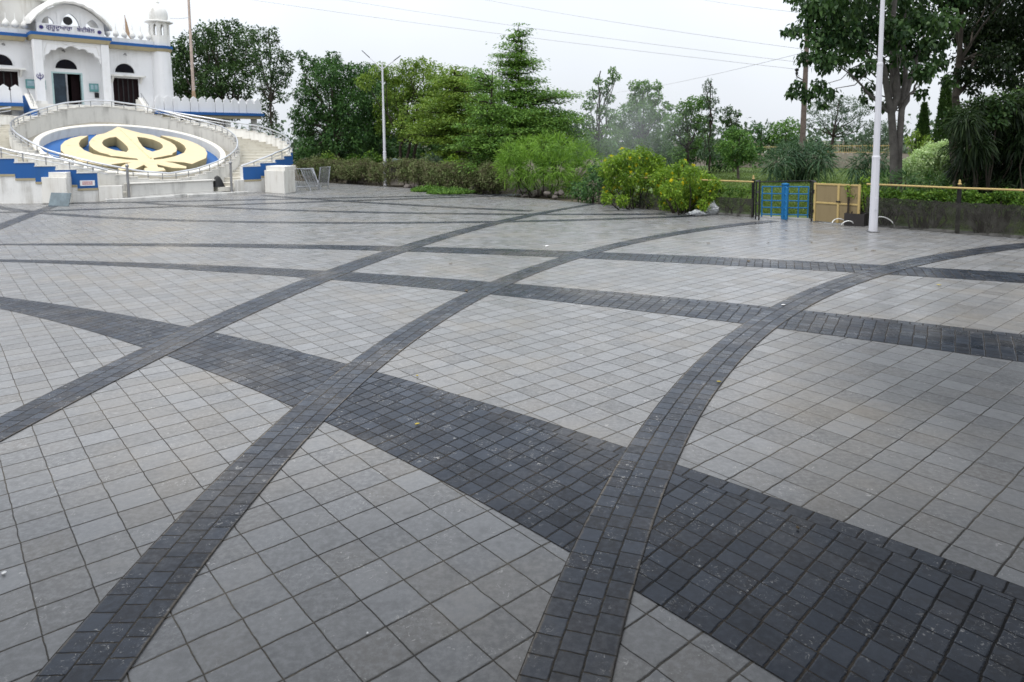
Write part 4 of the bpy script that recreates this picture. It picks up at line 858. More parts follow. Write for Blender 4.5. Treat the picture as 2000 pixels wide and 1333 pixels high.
cs = crown(t_, YB, XT+[(1536, 62, 9), (1556, 60, 14), (1588, 42, 20), (1600, 75, 22), (1582, 12, 20), (1620, 20, 28), (1640, 62, 26), (1665, 22, 28), (1608, 108, 20), (1576, 112, 15), (1640, 118, 15), (1558, 168, 12), (1576, 188, 13), (1600, 168, 13), (1547, 182, 9), (1620, 182, 13), (1608, 205, 8), (1680, 88, 24), (1700, 42, 28), (1676, 140, 13), (1698, 170, 11), (1690, 192, 8), (1722, 128, 14), (1750, 32, 26), (1772, 80, 20), (1800, 42, 26), (1790, 110, 17), (1822, 82, 24), (1778, 150, 11), (1812, 140, 15), (1800, 182, 10), (1742, 200, 9), (1720, 212, 9), (1846, 42, 24), (1832, 120, 16), (1850, 160, 11), (1600, -32, 40), (1690, -40, 46), (1790, -34, 44), (1550, -10, 14), (1860, -20, 34), (1650, -100, 50), (1750, -110, 60)], LF['big'], .115, .42, 'heart', .85, .35, 1.9, .85, .15)
tb = MB(); f0 = at(1741, 222, YB); f1 = at(1761, 215, YB)
tb.tube([base+np.array([-.03, 0, 0]), base+np.array([-.03, 0, .5]), at(1746, 300, YB), f0, at(1728, 150, YB-.3)], [.15, .12, .11, .10, .08], 12)
tb.tube([base+np.array([.13, .03, 0]), base+np.array([.12, .03, .5]), at(1755, 300, YB+.05), f1, at(1776, 165, YB+.4)], [.13, .105, .095, .085, .07], 12)
for a, bb, r0, r1 in ((f0, (1746, -60, YB-.2), .10, .05), (f1, (1768, 20, YB+.6), .085, .04), ((1746, 190, YB), (1752, -90, YB+.9), .11, .05), ((1728, 150, YB-.3), (1700, 40, YB-.8), .08, .03), ((1776, 165, YB+.4), (1806, 60, YB+.9), .07, .03), (f0, (1640, 130, YB-.6), .05, .015), ((1728, 150, YB-.3), (1690, 100, YB-1.2), .05, .02), (f1, (1800, 150, YB+.7), .05, .02)):
    a = at(*a[:2], a[2]) if len(a) == 3 and isinstance(a, tuple) else a; limb(tb, a, at(*bb), r0, r1, .035, 7)
for i, (c, rr) in enumerate(cs):
    if i % 3 == 0: limb(tb, [f0, f1, at(1700, 40, YB-.8), at(1752, 10, YB)][i % 4] if i % 4 < 2 else at(1735+8*(i % 5), 90, YB), c, .026, .008, .08, 5)
tb.build('trunk', BARKL, t_, 60)
Y2 = 22.5; base = at(1868, 395, Y2); base[2] = 0; t_ = thing('shady_tree', base, 'dark shady small-leaved tree filling the upper right photo corner', 'tree')
cs = crown(t_, Y2, [(1882, 62, 28), (1920, 40, 34), (1960, 62, 34), (1995, 42, 34), (1900, 110, 26), (1950, 110, 28), (1992, 112, 28), (1880, 148, 18), (1920, 150, 18), (1962, 150, 20), (1990, 165, 18), (1938, -22, 45), (2020, 0, 50), (1872, 0, 28), (1900, 178, 10), (2050, 80, 50), (2060, 160, 40), (2000, -90, 60), (1930, 85, 30)], LF['bamboo'], .10, .55, 'heart', .7, .3, 1.6, .85, .2)
tb = MB(); f0 = at(1866, 190, Y2); limb(tb, base, f0, .15, .11, .02); limb(tb, f0, at(1890, -40, Y2), .10, .04, .05); limb(tb, f0, at(1960, 20, Y2+.6), .07, .03, .06)
for i, (c, rr) in enumerate(cs):
    if i % 2: limb(tb, at(1875, 120, Y2), c, .04, .012, .08, 5)
tb.build('trunk', BARK, t_, 60)
def conical(x, ytop, ybot, w, Y, label):
    base = at(x, ybot, Y); z0 = base[2]; top = at(x, ytop, Y)[2]; base[2] = 0; t_ = thing('cypress', base, label, 'tree', 'clipped cypresses behind the broad-leaved tree'); R = w/2*Y/FOC; n = 5200
    h = RNG.random(n)**.8; a = RNG.random(n)*6.283; r = R*(1-h)**.75*(.75+.3*RNG.random(n)+.12*np.sin(a*5+h*17)); P = np.c_[base[0]+r*np.cos(a), base[1]+r*np.sin(a), .4+h*(top-.4)]
    D = np.c_[np.cos(a)*.6, np.sin(a)*.6, .7+RNG.random(n)*.4]+RNG.normal(size=(n, 3))*.25; leaves('crown', P, D, .15, .07, LF['cyp'], t_)
    b = MB(); limb(b, base, np.array([base[0], base[1], top*.8]), .1, .02, .01); b.build('trunk', BARKD, t_)
conical(1801, 204, 300, 34, 33, 'shorter slim conical cypress right of the grooved trunk'); conical(1842, 150, 300, 46, 31, 'taller conical cypress between the pale bush and dark bamboo')

# --- shrubs
def shrub(name, label, Y, clumps, leaf, size, dens=1., shape='diamond', asp=.5, droop=.15, depth=.8, upw=0., cat='shrub', group=None, stems=7, flowers=None, flat=.9, shell=.35, bark=BARKD, nfl=10):
    k = Y/FOC; xs = [c[0] for c in clumps]; xm = sum(xs)/len(xs); base = at(xm, 300, Y); base[2] = 0; t_ = thing(name, base, label, cat, group); P = []; D = []; Q = []; mb = MB(); half = (max(xs)-min(xs))/2*k
    for x, y, r in clumps:
        yy = Y+(RNG.random()-.5)*2*depth; c = at(x, y, yy); rr = r*yy/FOC; c[2] = max(c[2], rr*.35); n = int(dens*40*(rr/size)**2*(.55/max(.15, asp))**.5)+6; p, d = blob(c, rr*1.05, n, flat, shell); p[:, 2] = np.abs(p[:, 2])
        P.append(p); D.append(d*(.75 if upw else .6)+RNG.normal(size=d.shape)*(.3 if upw else .6)+np.array([0, 0, upw-(0 if upw else droop+.1)]))
        if flowers:
            m_ = int(nfl*rr/.4); pf, df = blob(c, rr*1.12, m_, flat, .95); ok = (pf[:, 1] < c[1]+.2*rr) & (pf[:, 2] > .2); Q.append((pf[ok], df[ok]))
        limb(mb, base+np.array([(c[0]-base[0])*.45+RNG.normal()*.08, (c[1]-base[1])*.5, 0]), c, .025, .008, .08, 4)
    leaves('foliage', np.concatenate(P), np.concatenate(D), size, size*asp, leaf, t_, shape, .35, droop); mb.build('stems', bark, t_)
    if flowers:
        pf = np.concatenate([q[0] for q in Q]); df = np.concatenate([q[1] for q in Q]); sel = RNG.permutation(len(pf))[:95]; proto = None
        for k_ in sel:
            if proto is None:
                ang = np.arange(5)*1.2566; c5 = np.c_[np.cos(ang), np.sin(ang), np.full(5, .3)]
                proto = leaves('flower', np.zeros((5, 3))+np.array(t_.location), c5, flowers[1]*1.15, flowers[1], LF[flowers[0]], t_, 'diamond', 0.); fo = proto
            else: fo = proto.copy(); link(fo, t_)
            nv = Vector(df[k_]).normalized()+Vector((0, -.55, .2)); fo.location = Vector(pf[k_])-t_.location; fo.rotation_euler = nv.to_track_quat('Z', 'Y').to_euler(); fo.scale = [.8+.5*rnd.random()]*3
    return t_
FB = [(1000, 300, 22), (1030, 290, 24), (1062, 284, 22), (1095, 288, 24), (1130, 298, 22), (1150, 315, 18), (1000, 330, 26), (1040, 325, 30), (1085, 325, 32), (1130, 335, 24), (1050, 355, 24), (1090, 358, 24), (1120, 362, 18), (1015, 352, 18), (985, 318, 14)]
shrub('feathery_bush', 'big fresh green feathery bush spilling over the rubble, front of the pagoda-like tree', 29.5, FB, LF['feather'], .34, 2.6, 'blade', .07, .35, 1.0, .35)
shrub('dark_shrub', 'dark shrub mass between the feathery bush and first yellow flowers', 26.0, [(1130, 372, 18), (1155, 360, 20), (1180, 345, 18), (1150, 385, 14), (1185, 370, 16), (1165, 335, 14), (1190, 390, 10)], LF['deep'], .13, 1.)
shrub('flowering_shrub', 'yellow-flowered shrub nearer the feathery bush, its pale top in the smoke', 23.55, [(1195, 322, 18), (1225, 312, 20), (1255, 308, 20), (1280, 318, 16), (1200, 350, 18), (1230, 345, 22), (1262, 345, 22), (1190, 375, 12), (1225, 372, 14), (1258, 378, 12), (1292, 335, 12), (1178, 335, 10), (1215, 392, 11), (1245, 394, 11), (1185, 388, 10), (1275, 395, 11), (1285, 360, 13), (1290, 380, 11)], LF['lime'], .11, 1.7, flowers=('flower', .052), nfl=8)
shrub('flowering_shrub', 'yellow-flowered shrub nearer the blue turnstile, spilling over the plastic sheet', 21.75, [(1300, 345, 18), (1325, 335, 18), (1350, 340, 17), (1375, 352, 16), (1310, 370, 20), (1340, 368, 22), (1370, 375, 18), (1330, 395, 14), (1355, 395, 14), (1395, 358, 11), (1290, 372, 12), (1335, 318, 6), (1390, 385, 9), (1300, 398, 11), (1318, 404, 10), (1345, 406, 10), (1372, 400, 10), (1282, 350, 12), (1408, 368, 8)], LF['lime'], .10, 1.7, flowers=('flower', .052), nfl=10)
shrub('hedge_shrub', 'small green hedge shrub between the second flowering shrub and black turnstile cage', 22.0, [(1405, 372, 9), (1425, 372, 10), (1448, 372, 10), (1466, 372, 8), (1415, 392, 9), (1440, 392, 9)], LF['fence'], .09, .9)
shrub('palm_shrub', 'bushy blue-green palm shrub on the lawn at the foot of the leaning wooden pole', 37.5, [(1520, 318, 20), (1545, 302, 22), (1572, 300, 22), (1600, 305, 20), (1545, 328, 24), (1580, 325, 24), (1612, 318, 14), (1508, 335, 12), (1560, 345, 14)], LF['palm'], .62, 3.4, 'blade', .07, .45, 1.0, .12)
shrub('white_flowering_shrub', 'shrub dotted with white flowers behind the palm shrub', 41, [(1530, 290, 16), (1560, 282, 18), (1592, 284, 16), (1615, 296, 14), (1508, 300, 10)], LF['palm'], .17, .9, flowers=('wflower', .09), nfl=5)
shrub('palm_shrub', 'dark drooping palm shrub just left of the white lamp post', 33, [(1685, 318, 16), (1700, 305, 18), (1668, 330, 14), (1700, 335, 18), (1725, 320, 16)], LF['palm'], .55, 3., 'blade', .07, .5, .8, .05)
shrub('variegated_bush', 'pale variegated domed bush right of the grooved trunk', 24.5, [(1785, 330, 19), (1805, 313, 21), (1830, 300, 21), (1852, 296, 19), (1820, 330, 24), (1850, 325, 22), (1775, 345, 12), (1868, 312, 16), (1845, 348, 16)], LF['pale'], .11, 3.6, asp=.55, shell=.72)
shrub('fern_shrub', 'low dark fern-like shrub under the pale bush behind the fence rail', 20.0, [(1735, 352, 14), (1770, 352, 16), (1800, 355, 16), (1830, 358, 16), (1860, 362, 16), (1712, 360, 10), (1785, 370, 12), (1840, 374, 12)], LF['deep'], .34, 2.4, 'blade', .07, .4, .5, .1)
shrub('bamboo_clump', 'large dark drooping bamboo clump at the right photo edge', 18.6, [(1885, 238, 22), (1920, 222, 28), (1965, 212, 32), (2005, 215, 32), (1895, 285, 30), (1945, 275, 36), (1995, 270, 40), (1880, 325, 18), (1915, 330, 30), (1965, 330, 36), (2010, 330, 36), (1900, 365, 18), (1945, 372, 22), (1990, 378, 24), (2050, 270, 50), (2050, 350, 40)], LF['bamboo'], .27, 4.2, 'blade', .10, .6, .9, -.25, 'bamboo')
shrub('tall_shrub', 'lighter small-leaved tall shrub crowning the dark bamboo clump', 18.5, [(1868, 222, 15), (1892, 212, 18), (1922, 205, 20), (1955, 200, 22), (1990, 198, 24), (1862, 250, 14), (1880, 262, 14), (2020, 205, 26), (1905, 235, 16), (1945, 232, 18)], LF['cyp'], .12, 1.5)
shrub('golden_shrub', 'small golden-leaved shrub between the grooved trunk and cypresses', 29, [(1775, 275, 8), (1790, 262, 8), (1800, 285, 10), (1785, 295, 9), (1812, 272, 7)], LF['yellow'], .12, .9)
# plants growing along and through the fence
def creeper(label, xs, yt, yb, n, seed):
    for_ = [(x, yt+(yb-yt)*rnd.random(), 6+rnd.random()*6) for x in np.linspace(xs[0], xs[1], n)]
    Yb = np.interp(sum(xs)/2, [1700, 2000], [18.4, 16.0]); return for_, Yb
for label, xs, n in (('bright creeper leaves over the fence between lamp post and grooved trunk', (1712, 1760), 9), ('bright creeper leaves over the fence under the pale bush', (1768, 1862), 15), ('bright creeper leaves over the fence right of the black rail post', (1880, 1995), 18)):
    c_, Yb = creeper(label, xs, 376, 404, int(n*1.5), 0)
    shrub('fence_creeper', label, Yb+.25, c_, LF['fence'], .085, 1.5, depth=.15, cat='creeper', group='creepers over the right fence')
# dry hedge along the left boundary, a run of separate bushes
HX = np.linspace(603, 965, 14)
def edgeY(px):
    e = np.array(EDGE); xs_ = [PX+FOC*p[0]/p[1] for p in e]; return float(np.interp(px, xs_, e[:, 1]))
hl = ['nearest the steel barricades', 'second from the barricades', 'third from the barricades', 'fourth from the barricades', 'fifth from the barricades', 'just left of the broken stone wall', 'behind the grey lamp post', 'right of the stone block by the lamp', 'two right of the stone block', 'behind the left end of the bright ground cover', 'behind the middle of the bright ground cover', 'behind the right end of the bright ground cover', 'left of the small rock heap', 'half covered by the feathery bush']
for i, px in enumerate(HX):
    Y = edgeY(px)+1.0; k = FOC/Y; h = (.86+.42*RNG.random())*k; yb = PY and (279+EYE*k*1.0)
    cl = [(px+dx, yb-h*f+rnd.uniform(-5, 4), .40*k*(.9+.3*rnd.random())) for dx in (-11, 0, 11) for f in (.45, .8)]
    shrub('dry_hedge_bush', 'dry brownish hedge bush ' + hl[i], Y, cl, LF['dry'], .10, 1.1, depth=.35, group='dry hedge along the plaza edge', cat='hedge bush', bark=BARK)
for i, (px, py, r_, lf, lab) in enumerate(((725, 305, 12, 'fence', 'small broad-leaved sapling left of the grey lamp post'), (640, 308, 12, 'yellow', 'low weedy shrub behind the hedge nearest the barricades'), (690, 312, 12, 'fence', 'low green shrub behind the hedge, midway to the lamp post'), (845, 312, 14, 'grey', 'grey-green weed with pointed leaves behind the hedge'), (885, 316, 14, 'lime', 'lime green weed beside the pointed-leaf weed'), (930, 318, 16, 'tier', 'green weed by the yellow board behind the hedge'))):
    Y = edgeY(px)+2.6; shrub('weed_shrub', lab, Y, [(px, py, r_), (px-r_, py+8, r_*.8), (px+r_, py+8, r_*.8), (px, py+14, r_)], LF[lf], .16, .8, depth=.4, group='weeds behind the dry hedge')
# understory to fill beneath the trees
for i, (xa, xb, yy_, Y, lf, lab) in enumerate(((575, 760, 305, 50, 'deep', 'dark undergrowth beneath the dense bushy tree'), (760, 980, 305, 47, 'deep', 'dark undergrowth beneath the yellowish tree'), (980, 1200, 300, 45, 'deep', 'dark undergrowth behind the pagoda-like tree'), (1190, 1330, 306, 56, 'mid', 'low undergrowth in the smoke'), (1300, 1480, 306, 50, 'deep', 'low undergrowth left of the rubble wall'))):
    cl = [(x, yy_+rnd.uniform(-18, 10), 16+rnd.random()*8) for x in np.linspace(xa, xb, int((xb-xa)/13))]
    shrub('undergrowth', lab, Y, cl, LF[lf], .22, .75, depth=1.6, cat='undergrowth')
# far treeline closing the horizon
P = []; D = []
for i in range(150):
    a = -62+124*i/149; dist = 120+40*rnd.random(); c = np.array([math.sin(R_(a))*dist, math.cos(R_(a))*dist, 0]); h = 2.0+2.6*rnd.random()
    p, d = blob(c+np.array([0, 0, h*.5]), h, 150, .8, .5); p[:, 2] = np.abs(p[:, 2]); P.append(p); D.append(d+RNG.normal(size=d.shape)*.5)
leaves('treeline', np.concatenate(P), np.concatenate(D), .9, .55, LF['grey'], None)['kind'] = 'stuff'
# ------------------------------------------------------------------ fences, gates, posts, litter
M['yellow'] = weathered('yellow_rail_paint', (.50, .37, .15), (.24, .17, .09), .7, 1.5)
M['tan'] = weathered('rusty_tan_sheet', (.26, .20, .105), (.13, .09, .045), .8, 1.6)
M['tblue'] = weathered('turnstile_blue', (.012, .16, .38), (.03, .12, .22), .5, 2.)
M['blackm'] = simple('black_fence_metal', (.014, .013, .013), .5, .2)
M['lamp'] = weathered('pale_lamp_paint', (.66, .66, .70), (.44, .41, .40), .4, 1.2)
M['lampd'] = simple('dark_lamp_head', (.05, .05, .06), .4, .2)
def net_mat():
    t = NT('shade_net'); p = t.objc(); n = t.noise(5, 4, .6, p); n2 = t.noise(90, 2, .6, p)
    d = t.n('ShaderNodeBsdfDiffuse'); t.l(t.mix(n, (.030, .029, .026), (.072, .070, .062)), d.inputs[0]); tr = t.n('ShaderNodeBsdfTransparent'); m_ = t.n('ShaderNodeMixShader')
    t.l(t.math('ADD', t.ramp(n, .35, .7, .5, .9), t.math('MULTIPLY', n2, .1)), m_.inputs[0]); t.l(tr.outputs[0], m_.inputs[1]); t.l(d.outputs[0], m_.inputs[2]); t.l(m_.outputs[0], t.out.inputs[0]); return t.m
M['net'] = net_mat()
def up(p, z): return np.array([p[0], p[1], z])
def fence(pix, zr, znet, label, posts):
    pts = [G(*p) for p in pix]; t_ = thing('rail_fence', pts[0], label, 'fence')
    b = MB(); b.tube([up(p, zr) for p in pts], .024, 8); b.build('top_rail', M['yellow'], t_, 60)
    vs = []; fs = []
    ln = np.r_[0, np.cumsum([np.linalg.norm(pts[i+1]-pts[i]) for i in range(len(pts)-1)])]; N = 40
    for i in range(N):
        q = np.array([np.interp(ln[-1]*i/(N-1), ln, [p[k] for p in pts]) for k in range(3)]); w_ = .03*math.sin(i*1.7); 
        vs += [(q[0]+w_, q[1]+w_, .0), (q[0]-w_*.5, q[1]-w_*.5, znet+.015*math.sin(i*2.3))]
    for i in range(N-1): fs.append((2*i, 2*i+2, 2*i+3, 2*i+1))
    b = MB(); b.add(vs, fs); b.build('shade_net', M['net'], t_)
    for px in posts:
        p = G(*px)+np.array([.03, .10, 0]); b = MB(); b.box(p[0]-.035, p[0]+.035, p[1]-.035, p[1]+.035, 0, zr+.06); po = b.build('post', M['blackm'], t_)
        b = MB(); b.lathe([(.02, zr+.06), (.045, zr+.09), (.02, zr+.13), (.03, zr+.16), (.004, zr+.2)], p, 8); b.build('finial', M['yellow'], po, 50)
    return t_
fence(((1168, 400), (1260, 409), (1370, 418), (1470, 425.5)), 1.06, .56, 'yellow-railed fence with dark net behind the flowering shrubs, left of the turnstile', ((1180, 401), (1322, 414.5), (1470, 425.5)))
fence(((1690, 441), (1780, 449), (1872, 457.5), (2000, 467), (2110, 478)), 1.10, .76, 'yellow-railed fence with dark net below, right of the white lamp post', ((1872, 457.5), (2070, 474)))
# turnstile
c0 = G(1532, 429); t_ = thing('turnstile', c0, 'blue four-armed turnstile inside its black cage', 'turnstile')
b = MB(); b.lathe([(.085, 0), (.085, 1.0), (.11, 1.0), (.11, 1.03), (.05, 1.05)], c0, 14); 
for k in range(8): a = k*.785; b.tube([c0+np.array([.085*math.cos(a), .085*math.sin(a), .02]), c0+np.array([.085*math.cos(a), .085*math.sin(a), 1.0])], .016, 6)
b.build('column', M['tblue'], t_, 50)
for k in range(4):
    a = R_(-17+90*k); ex = np.array([math.cos(a), math.sin(a), 0]); b = MB()
    for r in (.36, .62): b.tube([c0+ex*r+np.array([0, 0, .06]), c0+ex*r+np.array([0, 0, .95])], .02, 6)
    for z in (.14, .34, .54, .74, .945): b.tube([c0+ex*.08+np.array([0, 0, z]), c0+ex*.63+np.array([0, 0, z])], .019, 6)
    b.build('arm', M['tblue'], t_, 50)
for sg, name in ((-1, 'cage'), (1, 'cage')):
    b = MB(); R1 = .80; pp = []
    for k in range(4):
        a = R_(160 if sg < 0 else -20)+R_(-30+20*k); q = c0+np.array([math.cos(a)*R1, math.sin(a)*R1, 0]); pp.append(q); b.tube([q, up(q, 1.1)], .022, 6)
    for z in (.12, .45, .78, 1.1): b.tube([up(q, z) for q in pp], .018, 6)
    b.tube([up(pp[-1], 1.1), up(c0, 1.1)], .018, 6); b.build(name, M['blackm'], t_, 50)
# yellow panel gate
a, bb = G(1588, 433.5), G(1678, 441); t_ = thing('panel_gate', (a+bb)/2, 'closed yellow-framed gate with tan sheet panels', 'gate'); ex = bb-a; w_ = np.linalg.norm(ex); ex /= w_; ny = np.array([-ex[1], ex[0], 0])
def gp(u, e, z): return a+ex*u+ny*e+np.array([0, 0, z])
H_ = 1.09
for u in (0, w_*.52, w_-.06): b = MB(); b.box(u, u+.06, -.02, .03, .02, H_, gp); b.build('stile', M['yellow'], t_, bevel=.006)
for z in (.52, H_-.055): b = MB(); b.box(.062, w_-.063, -.015, .025, z, z+.05, gp); b.build('rail', M['yellow'], t_, bevel=.006)
for u0, u1 in ((.064, w_*.52-.003), (w_*.52+.063, w_-.064)):
    for z0, z1 in ((.03, .517), (.573, H_-.058)): b = MB(); b.box(u0, u1, .002, .012, z0, z1, gp); b.build('panel', M['tan'], t_)
for z in (.3, .85): b = MB(); b.tube([gp(.005, -.03, z-.05), gp(.005, -.03, z+.05)], .018, 8); b.build('hinge', M['blackm'], t_)
b = MB(); b.box(w_*.52-.02, w_*.52+.1, -.035, -.022, .585, .625, gp); b.build('latch', M['blackm'], t_)
# creeper over the gate
Yg = (a[1]+bb[1])/2
shrub('gate_creeper', 'yellow-green creeper hanging over the top corner of the tan gate', a[1]+.12, [(1592, 372, 4), (1600, 364, 5), (1608, 360, 4), (1593, 384, 3)], LF['lime'], .07, .8, depth=.06, cat='creeper')
shrub('gate_creeper', 'yellow-green creeper on the gate side nearest the dark planter', bb[1]+.15, [(1655, 366, 4), (1665, 372, 5), (1672, 385, 4), (1660, 380, 4)], LF['lime'], .07, .7, depth=.06, cat='creeper')
# planter box with a young shrub
pa, pb_, pc = G(1648, 441), G(1687, 443.5), G(1697, 439.5); t_ = thing('planter_box', (pa+pc)/2, 'dark brown rectangular planter box between yellow gate and white lamp post', 'planter'); h_ = .33
M['planter'] = simple('dark_planter', (.028, .024, .023), .6, .2); pd = pa+pc-pb_
def ringbox(pts, z0, z1, th):
    ct = sum(pts)/4; inn = [ct+(p-ct)*(1-th) for p in pts]; b = MB()
    for i in range(4):
        j = (i+1) % 4; b.hexa([up(pts[i], z0), up(pts[j], z0), up(inn[j], z0), up(inn[i], z0)], [up(pts[i], z1), up(pts[j], z1), up(inn[j], z1), up(inn[i], z1)])
    return b
o = ringbox([pa, pb_, pc, pd], 0, h_, .12).build('box_wall', M['planter'], t_); q = [pa, pb_, pc, pd]; ct = sum(q)/4; b = MB(); b.hexa([up(ct+(p-ct)*.87, .02) for p in q], [up(ct+(p-ct)*.87, h_-.05) for p in q]); b.build('soil', M['earth'], t_)
YS = ct[1]; shrub('young_shrub', 'young yellow-green shrub on a dark stem behind the planter box', YS+.5, [(1690, 350, 7), (1684, 368, 9), (1696, 372, 8), (1682, 388, 8), (1700, 390, 8), (1690, 402, 7), (1678, 375, 5)], LF['lime'], .08, .75, depth=.2)
# lamp posts
def lamp(base, label, arms, tilt=(0, 0)):
    t_ = thing('lamp_post', base, label, 'lamp post', 'octagonal white lamp posts')
    def sec(r0, r1, z0, z1): b = MB(); b.lathe([(r0, z0), (r1, z1)], base, 8, .39); return b
    sec(.098, .088, 0, 1.82).build('lower_shaft', M['lamp'], t_); sec(.074, .066, 1.823, 4.06).build('middle_shaft', M['lamp'], t_); sec(.054, .044, 4.063, 6.55).build('upper_shaft', M['lamp'], t_)
    b = MB(); b.lathe([(.092, 1.80), (.092, 1.85), (.076, 1.88)], base, 8, .39); b.lathe([(.070, 4.04), (.070, 4.09), (.056, 4.12)], base, 8, .39); b.build('collar', M['lamp'], t_)
    b = MB(); b.box(base[0]-.118, base[0]+.118, base[1]-.118, base[1]+.118, .010, .026); b.build('base_plate', M['darksteel'], t_, bevel=.004)
    b = MB(); b.box(base[0]-.035, base[0]+.035, base[1]-.103, base[1]-.088, .55, .85); b.build('hatch', M['lamp'], t_, bevel=.004)
    top = up(base, 6.25)
    for (dx, dy, dz) in arms:
        e = top+np.array([dx, dy, dz]); m_ = top+(e-top)*.62; b = MB(); b.tube([top, m_], [.028, .02], 8); ar = b.build('arm', M['lamp'], t_, 60)
        dr = (e-m_)/np.linalg.norm(e-m_); sd_ = np.cross(dr, [0, 0, 1.]); sd_ /= np.linalg.norm(sd_); upv = np.cross(sd_, dr); b = MB()
        def hp(u, v, w): return m_+dr*u+sd_*v+upv*w
        ln = np.linalg.norm(e-m_); b.hexa([hp(0, -.03, -.02), hp(ln, -.07, -.012), hp(ln, .07, -.012), hp(0, .03, -.02)], [hp(0, -.03, .02), hp(ln, -.07, .022), hp(ln, .07, .022), hp(0, .03, .02)]); b.build('lamp_head', M['lampd'], ar, bevel=.006)
    return t_
lamp(G(753, 363.5), 'far double-armed octagonal lamp post in front of the dry hedge', ((-1.08, .1, 1.0), (.98, .1, .72)))
lamp(G(1705, 453.5), 'nearest white octagonal lamp post, in front of the right fence', ((-1.0, .1, .9), (.95, .1, .75)))
# wooden pole with insulator, wires
M['wood'] = simple('weathered_pole_wood', (.13, .10, .085), .9, .3, 5.)
pb_ = at(1564, 352, 39.5); pb_[2] = 0; ptop = at(1577, 60, 39.5); t_ = thing('utility_pole', pb_, 'slightly leaning wooden utility pole rising from the palm shrub', 'utility pole')
b = MB(); b.tube([pb_, ptop], [.17, .12], 10); b.build('pole', M['wood'], t_, 60)
q = at(1570, 158, 39.5); q2 = at(1556, 150, 39.3); b = MB(); b.tube([q, q2], .03, 6); b.lathe([(.03, 0), (.05, .1), (.09, .2), (.05, .28), (.11, .33), (.11, .42), (.04, .46)], q2, 10); b.build('insulator', M['blackm'], t_, 50)
M['wire'] = simple('wire', (.42, .42, .44), .6, .1)
for i, (p0, p1, Y0, Y1, sag, lab) in enumerate((((540, 0), (1560, 136), 62, 40, .35, 'long overhead wire, lowest across the open sky'), ((712, 0), (1562, 122), 62, 40, .35, 'long overhead wire, second lowest across the open sky'), ((980, 0), (1566, 96), 62, 40, .3, 'overhead wire, third up, ending in the broad-leaved crown'), ((1385, 0), (1572, 26), 62, 40, .1, 'short overhead wire, topmost beside the broad-leaved crown'), ((1205, 181), (1566, 104), 90, 40, .25, 'overhead wire slanting the other way above the smoke'), ((332, 36), (371.5, 34), 44, 48, .05, 'short wire from the tower kiosk to the flag mast'))):
    a = at(*p0, Y0); bb = at(*p1, Y1); ext = a+(a-bb)*(.5 if i not in (4, 5) else 0); pts = []
    for k in range(25): f = k/24; p = ext+(bb-ext)*f; g_ = np.linalg.norm(p-ext)/np.linalg.norm(bb-ext); pts.append(p-np.array([0, 0, sag*4*g_*(1-g_)]))
    tag(MB().tube(pts, (.0125 if i < 4 else .014), 5).build('overhead_wire', M['wire'], None), lab, 'wire', 'overhead wires')
# far rubble wall with a yellow railing
M['rubble'] = weathered('rubble_masonry', (.26, .23, .19), (.12, .10, .085), .9, 3., .9, False); 
def rubblewall(p0, p1, z, label, rail):
    a, bb = G(*p0), G(*p1); t_ = thing('rubble_wall', (a+bb)/2, label, 'wall'); ex = (bb-a); w_ = np.linalg.norm(ex); ex /= w_; ny = np.array([-ex[1], ex[0], 0]); b = MB(); N = 48
    vs = []; fs = []
    for i in range(N+1):
        q = a+ex*w_*i/N; zt = z*(1+.05*math.sin(i*2.1)+.05*rnd.random())
        for e, zz in ((-.06*rnd.random(), 0), (-.08*rnd.random(), zt*.35), (-.08*rnd.random(), zt*.7), (0, zt), (.35, zt), (.35, 0)): vs.append(q+ny*e+np.array([0, 0, zz]))
    for i in range(N):
        for k in range(6): fs.append((i*6+k, i*6+(k+1) % 6, (i+1)*6+(k+1) % 6, (i+1)*6+k))
    b.add(vs, fs).build('masonry', M['rubble'], t_)
    if rail:
        b = MB(); n = int(w_/.16)
        for z_ in (z+.12, z+.62): b.tube([a+ny*.15+np.array([0, 0, z_]), bb+ny*.15+np.array([0, 0, z_])], .02, 5)
        for k in range(n+1): q = a+ex*w_*k/n+ny*.15; b.tube([up(q, z), up(q, z+.72)], .010, 4)
        b.build('railing', M['yellow'], t_)
rubblewall((1595, 328), (1745, 331), 1.15, 'far rubble wall with yellow railing seen left of the white lamp post', True)
rubblewall((1395, 326), (1515, 329), 1.1, 'far brown rubble wall behind the lawn, left of the palm shrub', True)
# stones: broken wall near the lamp, rock heaps, block with metal sheet
M['rock'] = weathered('dark_rubble_stone', (.17, .15, .135), (.06, .05, .045), .8, 4., .9, False)
M['rockl'] = weathered('pale_broken_masonry', (.30, .27, .23), (.10, .085, .07), .9, 3., .9, False)
def rock(c, r, fl=.7, mat='rock', label=None, group=None):
    import bmesh
    bm = bmesh.new(); bmesh.ops.create_icosphere(bm, subdivisions=2, radius=1); s = rnd.random()*99
    pl_ = [(Vector((rnd.gauss(0, 1), rnd.gauss(0, 1), rnd.gauss(0, .7))).normalized(), .62+.25*rnd.random()) for _ in range(9)]
    for v in bm.verts:
        d = v.co.normalized(); k = min([1.]+[h/max(1e-3, d.dot(n_)) for n_, h in pl_ if d.dot(n_) > .2]); v.co = d*k
        v.co = Vector((v.co.x*r*(1+.2*math.sin(s)), v.co.y*r, v.co.z*r*fl))
    me = bpy.data.meshes.new('rock'); bm.to_mesh(me); bm.free(); me.materials.append(M[mat]); o = bpy.data.objects.new('rock', me); o.location = (c[0], c[1], max(0, c[2])+r*fl*.5); o.rotation_euler = (0, 0, rnd.random()*6); COL.objects.link(o)
    return tag(o, label, 'rock', group)
